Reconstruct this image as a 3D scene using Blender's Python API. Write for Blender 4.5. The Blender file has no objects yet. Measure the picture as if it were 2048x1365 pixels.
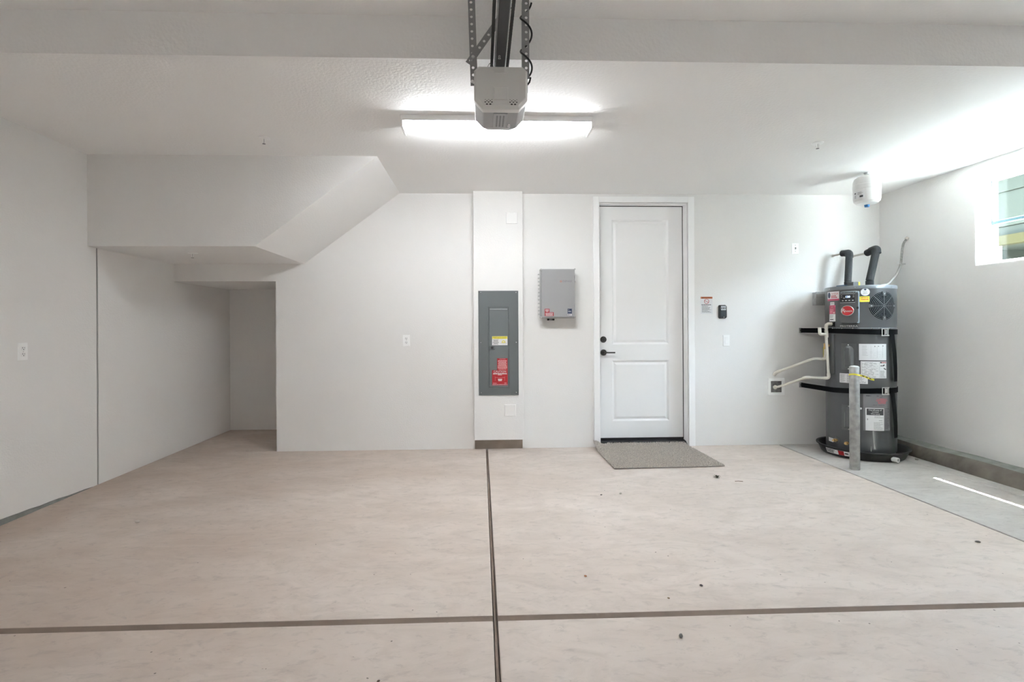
import bpy, math, random
from mathutils import Vector, Matrix
sc = bpy.context.scene
COL = sc.collection
PI = math.pi

# ------------------------------------------------------------------ camera
YAW, ROLL, FPX, CAMD, CAMH = .03624, -.00538, 1020.0, 5.136, 1.225
fw = Vector((math.sin(YAW), math.cos(YAW), 0)); rt = Vector((math.cos(YAW), -math.sin(YAW), 0)); up = Vector((0, 0, 1))
cr, sr = math.cos(ROLL), math.sin(ROLL)
rt, up = rt * cr + up * sr, up * cr - rt * sr
cd = bpy.data.cameras.new('camera'); cam = bpy.data.objects.new('camera', cd); COL.objects.link(cam)
m = Matrix((rt, up, -fw)).transposed().to_4x4(); m.translation = (0, -CAMD, CAMH)
cam.matrix_world = m
cd.sensor_width = 36; cd.lens = FPX / 2048 * 36
cd.shift_x = 25.35 / 2048; cd.shift_y = -28.32 / 2048
cd.clip_start = .05; cd.clip_end = 200
sc.camera = cam

# ------------------------------------------------------------------ sky, sun, exposure
world = bpy.data.worlds.new('world'); sc.world = world; world.use_nodes = True
wn = world.node_tree.nodes; wl = world.node_tree.links
sky = wn.new('ShaderNodeTexSky'); sky.sky_type = 'NISHITA'; sky.sun_disc = False
sky.sun_elevation = math.radians(73.5); sky.sun_rotation = math.radians(-90); sky.air_density = 1; sky.dust_density = 2
hsv = wn.new('ShaderNodeHueSaturation'); hsv.inputs['Saturation'].default_value = .4
wl.new(sky.outputs[0], hsv.inputs['Color']); wl.new(hsv.outputs[0], wn['Background'].inputs[0]); wn['Background'].inputs[1].default_value = 2.0
sd = bpy.data.lights.new('sun', 'SUN'); sun = bpy.data.objects.new('sun', sd); COL.objects.link(sun)
sd.energy = 170; sd.angle = math.radians(.53); sd.color = (1, .96, .9)
sun.rotation_euler = Vector((-1, -.21, -3.368)).to_track_quat('-Z', 'Y').to_euler()
TUBE_STRENGTH = 24.0
sc.view_settings.view_transform = 'Standard'; sc.view_settings.look = 'None'
sc.view_settings.gamma = 1; sc.view_settings.use_curve_mapping = False
sc.view_settings.exposure = 2.36
try:
    sc.cycles.max_bounces = 14; sc.cycles.diffuse_bounces = 12; sc.cycles.glossy_bounces = 3; sc.cycles.transparent_max_bounces = 12
    sc.cycles.sample_clamp_indirect = 6
except Exception:
    pass

# ------------------------------------------------------------------ materials
MATS = {}
def mat(name, col, rough=.5, metal=0, bump=None, var=None, emit=0, spec=None, coat=0):
    """bump=(scale,distance); var=(scale,amount) multiplies the colour by a noise"""
    if name in MATS: return MATS[name]
    M = bpy.data.materials.new(name); M.use_nodes = True; nt = M.node_tree; n = nt.nodes; l = nt.links
    p = n['Principled BSDF']
    p.inputs['Base Color'].default_value = (*col, 1); p.inputs['Roughness'].default_value = rough; p.inputs['Metallic'].default_value = metal
    if spec is not None: p.inputs['Specular IOR Level'].default_value = spec
    if coat: p.inputs['Coat Weight'].default_value = coat; p.inputs['Coat Roughness'].default_value = .08
    if emit: p.inputs['Emission Color'].default_value = (*col, 1); p.inputs['Emission Strength'].default_value = emit
    if bump or var:
        g = n.new('ShaderNodeNewGeometry')
    if bump:
        t = n.new('ShaderNodeTexNoise'); t.inputs['Scale'].default_value = bump[0]; t.inputs['Detail'].default_value = bump[2] if len(bump) > 2 else 1
        b = n.new('ShaderNodeBump'); b.inputs['Distance'].default_value = bump[1]; b.inputs['Strength'].default_value = 1
        l.new(g.outputs['Position'], t.inputs['Vector']); l.new(t.outputs['Fac'], b.inputs['Height']); l.new(b.outputs['Normal'], p.inputs['Normal'])
    if var:
        t = n.new('ShaderNodeTexNoise'); t.inputs['Scale'].default_value = var[0]; t.inputs['Detail'].default_value = 4
        r = n.new('ShaderNodeMapRange'); r.inputs[1].default_value = .3; r.inputs[2].default_value = .7
        r.inputs[3].default_value = 1 - var[1]; r.inputs[4].default_value = 1 + var[1]
        mx = n.new('ShaderNodeMix'); mx.data_type = 'RGBA'; mx.blend_type = 'MULTIPLY'; mx.inputs[0].default_value = 1
        mx.inputs[6].default_value = (*col, 1)
        l.new(g.outputs['Position'], t.inputs['Vector']); l.new(t.outputs['Fac'], r.inputs[0]); l.new(r.outputs[0], mx.inputs[7]); l.new(mx.outputs[2], p.inputs['Base Color'])
    MATS[name] = M
    return M

def concrete(name, light, dark, stain, stain_amt):
    M = bpy.data.materials.new(name); M.use_nodes = True; nt = M.node_tree; n = nt.nodes; l = nt.links
    p = n['Principled BSDF']; g = n.new('ShaderNodeNewGeometry')
    def noise(scale, detail, sx=1, sy=1, dist=0, rough=.55, rot=0.0):
        mp = n.new('ShaderNodeMapping'); mp.inputs['Scale'].default_value = (sx, sy, 1); mp.inputs['Rotation'].default_value = (0, 0, rot)
        t = n.new('ShaderNodeTexNoise'); t.inputs['Scale'].default_value = scale; t.inputs['Detail'].default_value = detail
        t.inputs['Distortion'].default_value = dist; t.inputs['Roughness'].default_value = rough
        l.new(g.outputs['Position'], mp.inputs['Vector']); l.new(mp.outputs[0], t.inputs['Vector']); return t.outputs['Fac']
    def rng(s, a, b, c=0, d=1):
        r = n.new('ShaderNodeMapRange'); l.new(s, r.inputs[0])
        for i, v in enumerate((a, b, c, d)): r.inputs[i + 1].default_value = v
        return r.outputs[0]
    def mix(f, a, b, mode='MIX'):
        x = n.new('ShaderNodeMix'); x.data_type = 'RGBA'; x.blend_type = mode
        if isinstance(f, float): x.inputs[0].default_value = f
        else: l.new(f, x.inputs[0])
        for i, c in ((6, a), (7, b)):
            if isinstance(c, tuple): x.inputs[i].default_value = (*c, 1)
            else: l.new(c, x.inputs[i])
        return x.outputs[2]
    c = mix(rng(noise(1.1, 6, .7, 1.5, .8, .6, .35), .34, .66), dark, light)                 # trowel clouds
    c = mix(rng(noise(3.6, 5, .7, 1.4, 1.8, .65, .4), .45, .72, 0, .75), c, tuple(x * .88 for x in dark))              # finer streaks
    sx_ = n.new('ShaderNodeSeparateXYZ'); l.new(g.outputs['Position'], sx_.inputs[0])
    side = rng(sx_.outputs[0], .3, -3.0, .25, 1.0)                                             # the tan stain is heaviest on the left pour
    st = n.new('ShaderNodeMath'); st.operation = 'MULTIPLY'; l.new(rng(noise(.8, 5, .8, 1.3, 1.0, .6, .4), .30, .66, .12, stain_amt), st.inputs[0]); l.new(side, st.inputs[1])
    c = mix(st.outputs[0], c, stain)
    pale = rng(noise(2.2, 6, .6, 1.4, 2.0, .65, .6), .60, .80, 0, .35); c = mix(pale, c, tuple(min(1, x * 1.12) for x in light))   # pale trowel burn marks
    c = mix(rng(noise(20, 3, .65, 1.35, .6, .7, .5), .54, .74, 0, .42), c, tuple(x * .55 for x in dark))   # scuffs
    v = n.new('ShaderNodeTexVoronoi'); v.inputs['Scale'].default_value = 11; v.inputs['Randomness'].default_value = 1
    nz = n.new('ShaderNodeTexNoise'); nz.inputs['Scale'].default_value = 30; l.new(g.outputs['Position'], nz.inputs['Vector'])
    va = n.new('ShaderNodeVectorMath'); va.operation = 'MULTIPLY_ADD'; va.inputs[1].default_value = (.02, .02, 0)
    l.new(nz.outputs['Color'], va.inputs[0]); l.new(g.outputs['Position'], va.inputs[2]); l.new(va.outputs[0], v.inputs['Vector'])
    sp = rng(v.outputs['Distance'], .030, .048, .85, 0)
    keep = rng(noise(3.3, 2), .38, .42)
    mm = n.new('ShaderNodeMath'); mm.operation = 'MULTIPLY'; l.new(sp, mm.inputs[0]); l.new(keep, mm.inputs[1])
    c = mix(mm.outputs[0], c, (.09, .075, .06))                                                # grit specks
    v2 = n.new('ShaderNodeTexVoronoi'); v2.inputs['Scale'].default_value = 34; l.new(va.outputs[0], v2.inputs['Vector'])
    m2 = n.new('ShaderNodeMath'); m2.operation = 'MULTIPLY'; l.new(rng(v2.outputs['Distance'], .045, .085, .55, 0), m2.inputs[0]); l.new(rng(noise(5.1, 3), .53, .60), m2.inputs[1])
    c = mix(m2.outputs[0], c, (.14, .115, .095))                                               # finer grit
    l.new(c, p.inputs['Base Color'])
    l.new(rng(noise(2.5, 4), .3, .7, .42, .62), p.inputs['Roughness']); p.inputs['Specular IOR Level'].default_value = .35
    b = n.new('ShaderNodeBump'); b.inputs['Distance'].default_value = .0025; b.inputs['Strength'].default_value = .5
    l.new(noise(14, 2, .8, 1.2, 0, .7), b.inputs['Height']); l.new(b.outputs[0], p.inputs['Normal'])
    MATS[name] = M; return M

WALL = mat('wall_paint', (.805, .795, .783), .62, bump=(95, .0009, 0), spec=.3)
CEIL = mat('ceiling_paint', (.90, .896, .89), .65, bump=(60, .0016), spec=.3)
WHITE = mat('white_trim_paint', (.93, .93, .93), .35)
DOORW = mat('white_door_paint', (.87, .87, .87), .38)
PLASTW = mat('white_plastic', (.93, .93, .925), .35)
VINYL = mat('white_vinyl', (.82, .83, .83), .35)
SLOT = mat('dark_slot', (.03, .03, .03), .6)
SLAB = concrete('floor_concrete', (.675, .60, .55), (.56, .487, .437), (.44, .335, .265), .85)
SLABR = concrete('floor_concrete_grey', (.55, .525, .50), (.46, .437, .415), (.45, .40, .365), .4)
JOINT = mat('joint_filler', (.245, .19, .153), .8, bump=(40, .003), var=(6, .12))
JDARK = mat('joint_shadow_dirt', (.07, .055, .043), .9, bump=(60, .004), var=(30, .4))
CURB = mat('curb_concrete', (.135, .118, .10), .85, bump=(18, .006), var=(6, .35))
CURBT = mat('curb_top_concrete', (.22, .225, .21), .8, bump=(20, .006), var=(8, .25))
JGREY = mat('grey_sealant', (.30, .30, .29), .7)
STEEL = mat('galvanised_steel', (.50, .51, .52), .42, .85, bump=(30, .0005), var=(25, .18))
BOLL = mat('weathered_galvanised_pipe', (.36, .36, .35), .42, .55, bump=(35, .0006), var=(22, .22))
CHROME = mat('bright_metal', (.75, .75, .75), .25, 1)
ANGLE = mat('perforated_angle_steel', (.30, .30, .30), .48, .6)
TANK = mat('dark_grey_enamel', (.066, .069, .073), .30, 0, coat=.25)
TANKD = mat('grey_enamel_panel', (.092, .096, .10), .33)
LIDM = mat('grey_enamel_lid', (.19, .205, .225), .32, coat=.2)
CTRL = mat('control_box_plastic', (.082, .085, .088), .38)
CTRLS = mat('control_box_bezel', (.30, .37, .43), .35)
BLACK = mat('black_plastic', (.012, .012, .013), .4)
BLACKP = mat('black_pan_plastic', (.016, .016, .017), .42)
BELT = mat('black_steel_strap', (.004, .0045, .0055), .55, spec=.08)
FOAM = mat('black_foam', (.034, .037, .041), .9, bump=(160, .003))
PVC = mat('cream_pvc', (.70, .67, .60), .4)
COPPER = mat('tan_pipe', (.62, .585, .53), .5)
BRASS = mat('brass', (.62, .43, .2), .3, 1)
LABW = mat('white_label', (.72, .72, .73), .5)
LABP = mat('pink_label', (.42, .045, .10), .5)
LABY = mat('yellow_label', (.72, .62, .06), .5)
RED = mat('red_label', (.34, .006, .012), .45)
REDL = mat('red_emblem', (.40, .005, .01), .25, coat=.6)
INK = mat('black_ink', (.03, .03, .035), .6)
INKG = mat('grey_ink', (.22, .22, .23), .6)
INKR = mat('red_ink', (.45, .05, .06), .6)
INKB = mat('navy_ink', (.015, .03, .08), .5)
INKW = mat('white_ink', (.75, .75, .74), .5)
INKPK = mat('pale_pink_ink', (.72, .42, .42), .5)
INKO = mat('orange_ink', (.50, .13, .03), .5)
PANELG = mat('panel_grey_enamel', (.115, .128, .13), .42)
PANELD = mat('panel_grey_enamel_door', (.128, .142, .145), .38)
BOXG = mat('grey_polycarbonate', (.36, .36, .365), .3, .25)
BOXG2 = mat('grey_polycarbonate_base', (.50, .50, .495), .4)
OPG = mat('opener_light_grey', (.40, .395, .385), .45)
OPD = mat('opener_mid_grey', (.40, .403, .41), .45)
RAIL = mat('dark_rail', (.045, .045, .047), .35, .3)
CHAIN = mat('chain_steel', (.03, .03, .03), .45, .5)
BRONZE = mat('dark_nickel', (.09, .088, .085), .3, .9)
THRESH = mat('black_threshold', (.015, .015, .017), .45)
RUG = mat('grey_rug_pile', (.52, .475, .425), .95, var=(140, .45))
RUGB = mat('rug_backing', (.42, .385, .345), .95)
CHASE = mat('chase_base_plywood', (.30, .25, .21), .7, var=(8, .12))
TUBE = mat('fluorescent_tube', (.935, .97, 1.0), .4, emit=TUBE_STRENGTH)
SCREEN = mat('lit_display', (.35, .55, 1.0), .4, emit=1.2)
LAMPG = mat('opener_lens', (.72, .715, .70), .4)
EXPW = mat('white_enamel_tank', (.76, .755, .745), .3)
BLUE = mat('blue_cap', (.02, .16, .42), .4)
TAPE = mat('yellow_tape', (.78, .70, .06), .5)
POUCH = mat('clear_pouch', (.17, .17, .18), .25)
SIDING = mat('pale_green_siding', (.0125, .0148, .0131), .9, spec=0)
TRIMO = mat('olive_trim', (.0115, .0112, .0062), .9, spec=0)
PORCH = mat('porch_grey', (.0035, .0037, .0042), .9, spec=0)
GRAVEL = mat('side_yard_gravel', (.62, .60, .57), .9, bump=(30, .02), var=(20, .3))
STUCCO = mat('outer_stucco', (.6, .57, .5), .85)
ENERGY = mat('energy_label_yellow', (.50, .44, .08), .5)

gl = bpy.data.materials.new('window_glass'); gl.use_nodes = True
n = gl.node_tree.nodes; l = gl.node_tree.links; n.remove(n['Principled BSDF'])
tr = n.new('ShaderNodeBsdfTransparent'); tr.inputs[0].default_value = (.90, .96, .97, 1)
gs = n.new('ShaderNodeBsdfGlossy'); gs.inputs['Roughness'].default_value = .02
mx = n.new('ShaderNodeMixShader'); mx.inputs[0].default_value = .02; l.new(tr.outputs[0], mx.inputs[1]); l.new(gs.outputs[0], mx.inputs[2])
l.new(mx.outputs[0], n['Material Output'].inputs[0]); MATS['glass'] = gl
GLASS = gl

# ------------------------------------------------------------------ mesh building
def f_back(x0, z0, y=0.0): return lambda u, v, w: (x0 + u, y - w, z0 + v)          # on a surface facing the camera
def f_left(y0, z0, x): return lambda u, v, w: (x + w, y0 + u, z0 + v)              # on the left wall, facing +x
def f_cyl(cx, cy, R, th0, z0):
    t0 = math.radians(th0)
    def F(u, v, w):
        t = t0 + u / R
        return (cx + (R + w) * math.sin(t), cy - (R + w) * math.cos(t), z0 + v)
    return F
IDN = lambda u, v, w: (u, w, v)      # u=x, v=z, w=y

class B:
    def __init__(s, fr=None): s.v = []; s.f = []; s.fr = fr
    def add(s, vs, fs):
        o = len(s.v)
        s.v += [tuple(s.fr(*p)) if s.fr else tuple(p) for p in vs]
        s.f += [tuple(i + o for i in f) for f in fs]; return s
    def box(s, a0, b0, c0, a1, b1, c1):
        vs = [(x, y, z) for x in (a0, a1) for y in (b0, b1) for z in (c0, c1)]
        return s.add(vs, [(0, 1, 3, 2), (4, 6, 7, 5), (0, 4, 5, 1), (2, 3, 7, 6), (0, 2, 6, 4), (1, 5, 7, 3)])
    def prism(s, poly, axis, a, b):
        """poly = 2D points, extruded along axis from a to b"""
        k = len(poly)
        def P(p, t):
            return {'x': (t, p[0], p[1]), 'y': (p[0], t, p[1]), 'z': (p[0], p[1], t)}[axis]
        vs = [P(p, a) for p in poly] + [P(p, b) for p in poly]
        fs = [tuple(range(k)), tuple(range(2 * k - 1, k - 1, -1))] + [(i, i + k, (i + 1) % k + k, (i + 1) % k) for i in range(k)]
        return s.add(vs, fs)
    def cols(s, cs, w0, w1, inset=0.0):
        """shape given as columns (u, vlo, vhi) extruded from w0 (back) to w1 (front), front inset"""
        k = len(cs); uc = (cs[0][0] + cs[-1][0]) / 2; hw = max(1e-6, (cs[-1][0] - cs[0][0]) / 2)
        g = 1 - inset / hw
        vs = []
        for u, a, b in cs: vs += [(u, a, w0), (u, b, w0)]
        for u, a, b in cs:
            mid = (a + b) / 2; h = (b - a) / 2; hh = max(h - inset, h * .02)
            vs += [(uc + (u - uc) * g, mid - hh, w1), (uc + (u - uc) * g, mid + hh, w1)]
        o = 2 * k; fs = []
        for i in range(k - 1):
            a, b, c, d = 2 * i, 2 * i + 1, 2 * i + 2, 2 * i + 3
            fs += [(o + a, o + c, o + d, o + b), (a, b, d, c), (a, c, o + c, o + a), (b, o + b, o + d, d)]
        e = 2 * k - 2
        fs += [(0, o, o + 1, 1), (e, e + 1, o + e + 1, o + e)]
        return s.add(vs, fs)
    def rect(s, u0, v0, u1, v1, w0, w1, inset=0.0, seg=None):
        k = seg or max(1, int(abs(u1 - u0) / .012)) if s.fr else 1
        return s.cols([(u0 + (u1 - u0) * i / k, v0, v1) for i in range(k + 1)], w0, w1, inset)
    def disc(s, u, v, ru, rv, w0, w1, k=20, inset=0.0):
        return s.cols([(u - ru * math.cos(PI * i / k), v - rv * max(.02, math.sin(PI * i / k)), v + rv * max(.02, math.sin(PI * i / k))) for i in range(k + 1)], w0, w1, inset)
    def rrect(s, u0, v0, u1, v1, r, w0, w1, inset=0.0, n=5, k=8):
        cs = []
        for i in range(n + 1):
            a = PI / 2 * i / n; cs.append((u0 + r - r * math.cos(a), v0 + r - r * math.sin(a), v1 - r + r * math.sin(a)))
        for i in range(1, k): cs.append((u0 + r + (u1 - u0 - 2 * r) * i / k, v0, v1))
        for i in range(n + 1):
            a = PI / 2 * i / n; cs.append((u1 - r + r * math.sin(a), v0 + r - r * math.cos(a), v1 - r + r * math.cos(a)))
        return s.cols(cs, w0, w1, inset)
    def arch(s, u0, v0, u1, v1, w0, w1, inset=0.0, n=10, both=False):
        r = (u1 - u0) / 2; uc = (u0 + u1) / 2
        cs = []
        for i in range(n + 1):
            a = PI * i / n; h = r * math.sin(a)
            cs.append((uc - r * math.cos(a), v0 + (r - h if both else 0), v1 - r + h))
        return s.cols(cs, w0, w1, inset)
    def ring(s, u, v, r0, r1, w0, w1, k=40, a0=0, a1=2 * PI, ru=1.0):
        full = abs(a1 - a0 - 2 * PI) < 1e-6; vs = []; fs = []
        for i in range(k + (0 if full else 1)):
            a = a0 + (a1 - a0) * i / k; c, d = math.cos(a) * ru, math.sin(a)
            vs += [(u + r0 * c, v + r0 * d, w0), (u + r1 * c, v + r1 * d, w0), (u + r0 * c, v + r0 * d, w1), (u + r1 * c, v + r1 * d, w1)]
        N = len(vs) // 4
        for i in range(k):
            p, q = 4 * i, 4 * ((i + 1) % N)
            fs += [(p + 2, p + 3, q + 3, q + 2), (p, q, q + 1, p + 1), (p + 1, q + 1, q + 3, p + 3), (p, p + 2, q + 2, q)]
        return s.add(vs, fs)
    def bar(s, u0, v0, u1, v1, wd, w0, w1):
        L = math.hypot(u1 - u0, v1 - v0); nx, ny = -(v1 - v0) / L * wd / 2, (u1 - u0) / L * wd / 2
        k = max(1, int(L / .02)); vs = []; fs = []
        for i in range(k + 1):
            t = i / k; x, y = u0 + (u1 - u0) * t, v0 + (v1 - v0) * t
            vs += [(x + nx, y + ny, w0), (x - nx, y - ny, w0), (x - nx, y - ny, w1), (x + nx, y + ny, w1)]
        for i in range(k):
            a, b = 4 * i, 4 * i + 4
            fs += [(a + j, a + (j + 1) % 4, b + (j + 1) % 4, b + j) for j in range(4)]
        fs += [(0, 1, 2, 3), (4 * k + 3, 4 * k + 2, 4 * k + 1, 4 * k)]
        return s.add(vs, fs)
    def lathe(s, prof, cx, cy, k=48):
        """prof = [(r,z)...] about a vertical axis"""
        vs = []; fs = []
        for r, z in prof:
            for i in range(k):
                a = 2 * PI * i / k; vs.append((cx + r * math.cos(a), cy + r * math.sin(a), z))
        for j in range(len(prof) - 1):
            for i in range(k):
                i2 = (i + 1) % k; fs.append((j * k + i, j * k + i2, (j + 1) * k + i2, (j + 1) * k + i))
        if prof[0][0] > 0: fs.append(tuple(range(k - 1, -1, -1)))
        if prof[-1][0] > 0: fs.append(tuple((len(prof) - 1) * k + i for i in range(k)))
        return s.add(vs, fs)
    def tube(s, path, r, n=12, cap=True):
        P = [Vector(p) for p in path]; k = len(P); R = r if isinstance(r, (list, tuple)) else [r] * k
        T = [(P[min(i + 1, k - 1)] - P[max(i - 1, 0)]).normalized() for i in range(k)]
        ref = Vector((0, 0, 1)) if abs(T[0].z) < .9 else Vector((1, 0, 0))
        N = (ref - T[0] * ref.dot(T[0])).normalized(); vs = []; fs = []
        for i in range(k):
            N = (N - T[i] * N.dot(T[i])).normalized(); Bn = T[i].cross(N)
            for j in range(n):
                a = 2 * PI * j / n; vs.append(tuple(P[i] + (N * math.cos(a) + Bn * math.sin(a)) * R[i]))
        for i in range(k - 1):
            for j in range(n):
                j2 = (j + 1) % n; fs.append((i * n + j, i * n + j2, (i + 1) * n + j2, (i + 1) * n + j))
        if cap: fs += [tuple(range(n - 1, -1, -1)), tuple((k - 1) * n + j for j in range(n))]
        return s.add(vs, fs)
    def ribbon(s, path, wd, th):
        """vertical-width band (z height wd) following a path, thickness th outward in plan"""
        P = [Vector(p) for p in path]; k = len(P); vs = []; fs = []
        for i in range(k):
            t = P[min(i + 1, k - 1)] - P[max(i - 1, 0)]; t.z = 0; t.normalize(); nn = Vector((t.y, -t.x, 0)) * th
            for q in (P[i], P[i] + nn):
                vs += [(q.x, q.y, q.z - wd / 2), (q.x, q.y, q.z + wd / 2)]
        for i in range(k - 1):
            a, b = 4 * i, 4 * i + 4
            fs += [(a, a + 1, b + 1, b), (a + 2, b + 2, b + 3, a + 3), (a + 1, a + 3, b + 3, b + 1), (a, b, b + 2, a + 2)]
        e = 4 * (k - 1); fs += [(0, 2, 3, 1), (e, e + 1, e + 3, e + 2)]
        return s.add(vs, fs)

def fillet(pts, rad, n=6):
    P = [Vector(p) for p in pts]; out = [P[0]]
    for i in range(1, len(P) - 1):
        a, b, c = P[i - 1], P[i], P[i + 1]; d1 = (a - b); d2 = (c - b)
        r = min(rad, d1.length * .49, d2.length * .49); p0 = b + d1.normalized() * r; p1 = b + d2.normalized() * r
        for k in range(n + 1):
            t = k / n; out.append(p0 * (1 - t) ** 2 + b * 2 * t * (1 - t) + p1 * t * t)
    out.append(P[-1]); return out

ORG = {}
def obj(name, b, material, parent=None, smooth=35, bevel=0, label=None):
    vs = b.v
    if parent: o = ORG[parent]
    else:
        xs, ys, zs = zip(*vs); o = Vector(((min(xs) + max(xs)) / 2, (min(ys) + max(ys)) / 2, min(zs)))
    me = bpy.data.meshes.new(name); me.from_pydata([(x - o[0], y - o[1], z - o[2]) for x, y, z in vs], [], b.f); me.update()
    import bmesh
    bm = bmesh.new(); bm.from_mesh(me); bmesh.ops.recalc_face_normals(bm, faces=bm.faces); bm.to_mesh(me); bm.free()
    me.materials.append(material)
    if smooth:
        me.polygons.foreach_set('use_smooth', [True] * len(me.polygons)); me.set_sharp_from_angle(angle=math.radians(smooth))
    ob = bpy.data.objects.new(name, me); COL.objects.link(ob)
    if parent: ob.parent = parent
    else: ob.location = o
    ORG[ob] = Vector(o)
    if bevel:
        md = ob.modifiers.new('bevel', 'BEVEL'); md.width = bevel; md.segments = 2; md.limit_method = 'ANGLE'; md.angle_limit = math.radians(40)
    if label: ob['label'] = label
    return ob
def tag(o, label, cat, group=None):
    o['label'] = label; o['category'] = cat
    if group: o['group'] = group
    return o
def thing(name, loc, label, cat, group=None):
    o = bpy.data.objects.new(name, None); COL.objects.link(o); o.location = loc; ORG[o] = Vector(loc); o.empty_display_size = .1
    return tag(o, label, cat, group)
def struct(o): o['kind'] = 'structure'; return o
def sempty(name, loc):
    o = bpy.data.objects.new(name, None); COL.objects.link(o); o.location = loc; ORG[o] = Vector(loc); return struct(o)

_txt = {}
def text2d(s):
    if s in _txt: return _txt[s]
    c = bpy.data.curves.new('t', 'FONT'); c.body = s; c.size = 1; c.align_x = 'CENTER'; c.align_y = 'CENTER'; c.resolution_u = 3
    o = bpy.data.objects.new('t', c); COL.objects.link(o)
    dg = bpy.context.evaluated_depsgraph_get(); me = bpy.data.meshes.new_from_object(o.evaluated_get(dg))
    r = ([(v.co.x, v.co.y) for v in me.vertices], [tuple(p.vertices) for p in me.polygons])
    bpy.data.objects.remove(o); bpy.data.curves.remove(c); bpy.data.meshes.remove(me)
    _txt[s] = r; return r
def text(b, s, u, v, size, w, sx=1.0, width=None):
    vs, fs = text2d(s); xs = [p[0] for p in vs]; c = (min(xs) + max(xs)) / 2
    if width: sx = width / ((max(xs) - min(xs)) * size)
    b.add([(u + (x - c) * size * sx, v + y * size, w) for x, y in vs], fs)
rnd = random.Random(7)
def lines(b, u0, v0, u1, v1, n, w, fill=.45, centre=False, lo=.6):
    p = (v1 - v0) / n
    for i in range(n):
        y = v1 - (i + .5) * p; L = (u1 - u0) * rnd.uniform(lo, 1); x = u0 + ((u1 - u0) - L) / 2 if centre else u0; e = x + L
        while x < e:
            q = min(e, x + rnd.uniform(.12, .3) * (u1 - u0))
            b.add([(x, y - p * fill / 2, w), (q, y - p * fill / 2, w), (q, y + p * fill / 2, w), (x, y + p * fill / 2, w)], [(0, 1, 2, 3)])
            x = q + .02 * (u1 - u0)

# ================================================================== ROOM
H, H2 = 2.568, 2.7815
XL, XR, YS, ZL, YB = -3.016, 4.133, -1.108, 1.862, -2.578
YF = -5.8; YA = 1.11; AX = -2.03; AZ = 1.69
DX0, DX1, DZ = 1.205, 2.112, 2.478       # door opening
# floor: bed that shows in the joints, slabs as pieces
fl = struct(obj('floor', B().box(-3.3, YF - .3, -.14, 4.30, YA + .3, -.03), JDARK, smooth=0))
def slab(x0, y0, x1, y1, m): obj('slab', B().box(x0, y0, -.10, x1, y1, 0), m, fl, smooth=0, bevel=.004)
JX0, JX1 = .044, .064; JY0, JY1 = -3.012, -2.975; KB0, KB1 = 3.044, 3.058
for (y0, y1) in ((YF - .2, JY0), (JY1, .0)):
    slab(-3.2, y0, JX0, y1, SLAB); slab(JX1, y0, KB0, y1, SLAB)
    slab(KB1, y0, 3.842, y1, SLABR); slab(3.846, y0, 4.28, y1, SLABR)
slab(-3.2, .003, -1.6, YA + .2, SLAB); slab(1.0, .003, 2.3, .5, SLAB)
def filler(x0, x1):
    b = B(); k = 40; sec = [(.019, -.0005), (.012, -.005), (.004, -.0105), (-.005, -.015), (-.011, -.0185), (-.0155, -.019), (-.018, -.013), (-.019, -.002)]
    vs = [(x0 + (x1 - x0) * i / k, (JY0 + JY1) / 2 + p[0], p[1] + (rnd.uniform(-.001, .0004) if -.018 < p[1] < -.003 else 0)) for i in range(k + 1) for p in sec]; q = len(sec)
    b.add(vs, [(i * q + j, i * q + j + 1, (i + 1) * q + j + 1, (i + 1) * q + j) for i in range(k) for j in range(q - 1)])
    obj('joint_filler', b, JOINT, fl, smooth=60)
filler(-3.0, JX0); filler(JX1, KB0); filler(KB1, 4.0)
b = B(); k = 120; vs = []
for i in range(k + 1):
    y = YF + (0 - YF) * i / k
    for dx, z in ((-.008, -.03), (-.005, -.011), (.003, -.013), (.008, -.03)): vs.append((.054 + dx + rnd.uniform(-.0012, .0012), y, z + rnd.uniform(-.002, .002)))
b.add(vs, [(i * 4 + j, i * 4 + j + 1, (i + 1) * 4 + j + 1, (i + 1) * 4 + j) for i in range(k) for j in range(3)])
obj('joint_filler', b, JOINT, fl, smooth=60)

# walls
WT = .205; wb = B(); T = .16
for x0, x1, z0, z1 in ((XL - .2, AX, AZ, H + .3), (AX, DX0, -.05, H + .3), (DX0, DX1, DZ, H + .3), (DX1, XR + WT, -.05, H + .3)):
    wb.box(x0, 0, z0, x1, T, z1)
struct(obj('wall_back', wb, WALL, smooth=0))
struct(obj('wall_alcove', B().box(XL - .2, YA, -.05, AX + .2, YA + .12, AZ + .2).box(AX, T, -.05, AX + .12, YA, AZ).box(XL - .1, T, AZ, AX + .12, YA, AZ + .1), WALL, smooth=0))
# left wall in two stretches with a recessed sealant joint between them
JL0, JL1 = -1.020, -1.001
struct(obj('wall_left', B().box(XL - .2, YF, -.05, XL, JL0, H2 + .2), WALL, smooth=0))
struct(obj('wall_left_rear', B().box(XL - .2, JL1, -.05, XL, YA + .1, H + .3), WALL, smooth=0))
struct(obj('trim_1', B().box(XL - .05, JL0, 0, XL - .006, JL1, ZL), JGREY, smooth=0))
# right wall with window opening
WY1, WY0, WZ0, WZ1 = -1.017, -2.5, 1.711, 2.447
wr = B()
for y0, y1, z0, z1 in ((YF, WY0, -.05, H2 + .2), (WY1, .3, -.05, H2 + .2), (WY0, WY1, -.05, WZ0), (WY0, WY1, WZ1, H2 + .2)):
    wr.box(XR, y0, z0, XR + WT, y1, z1)
struct(obj('wall_right', wr, WALL, smooth=0))
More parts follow.
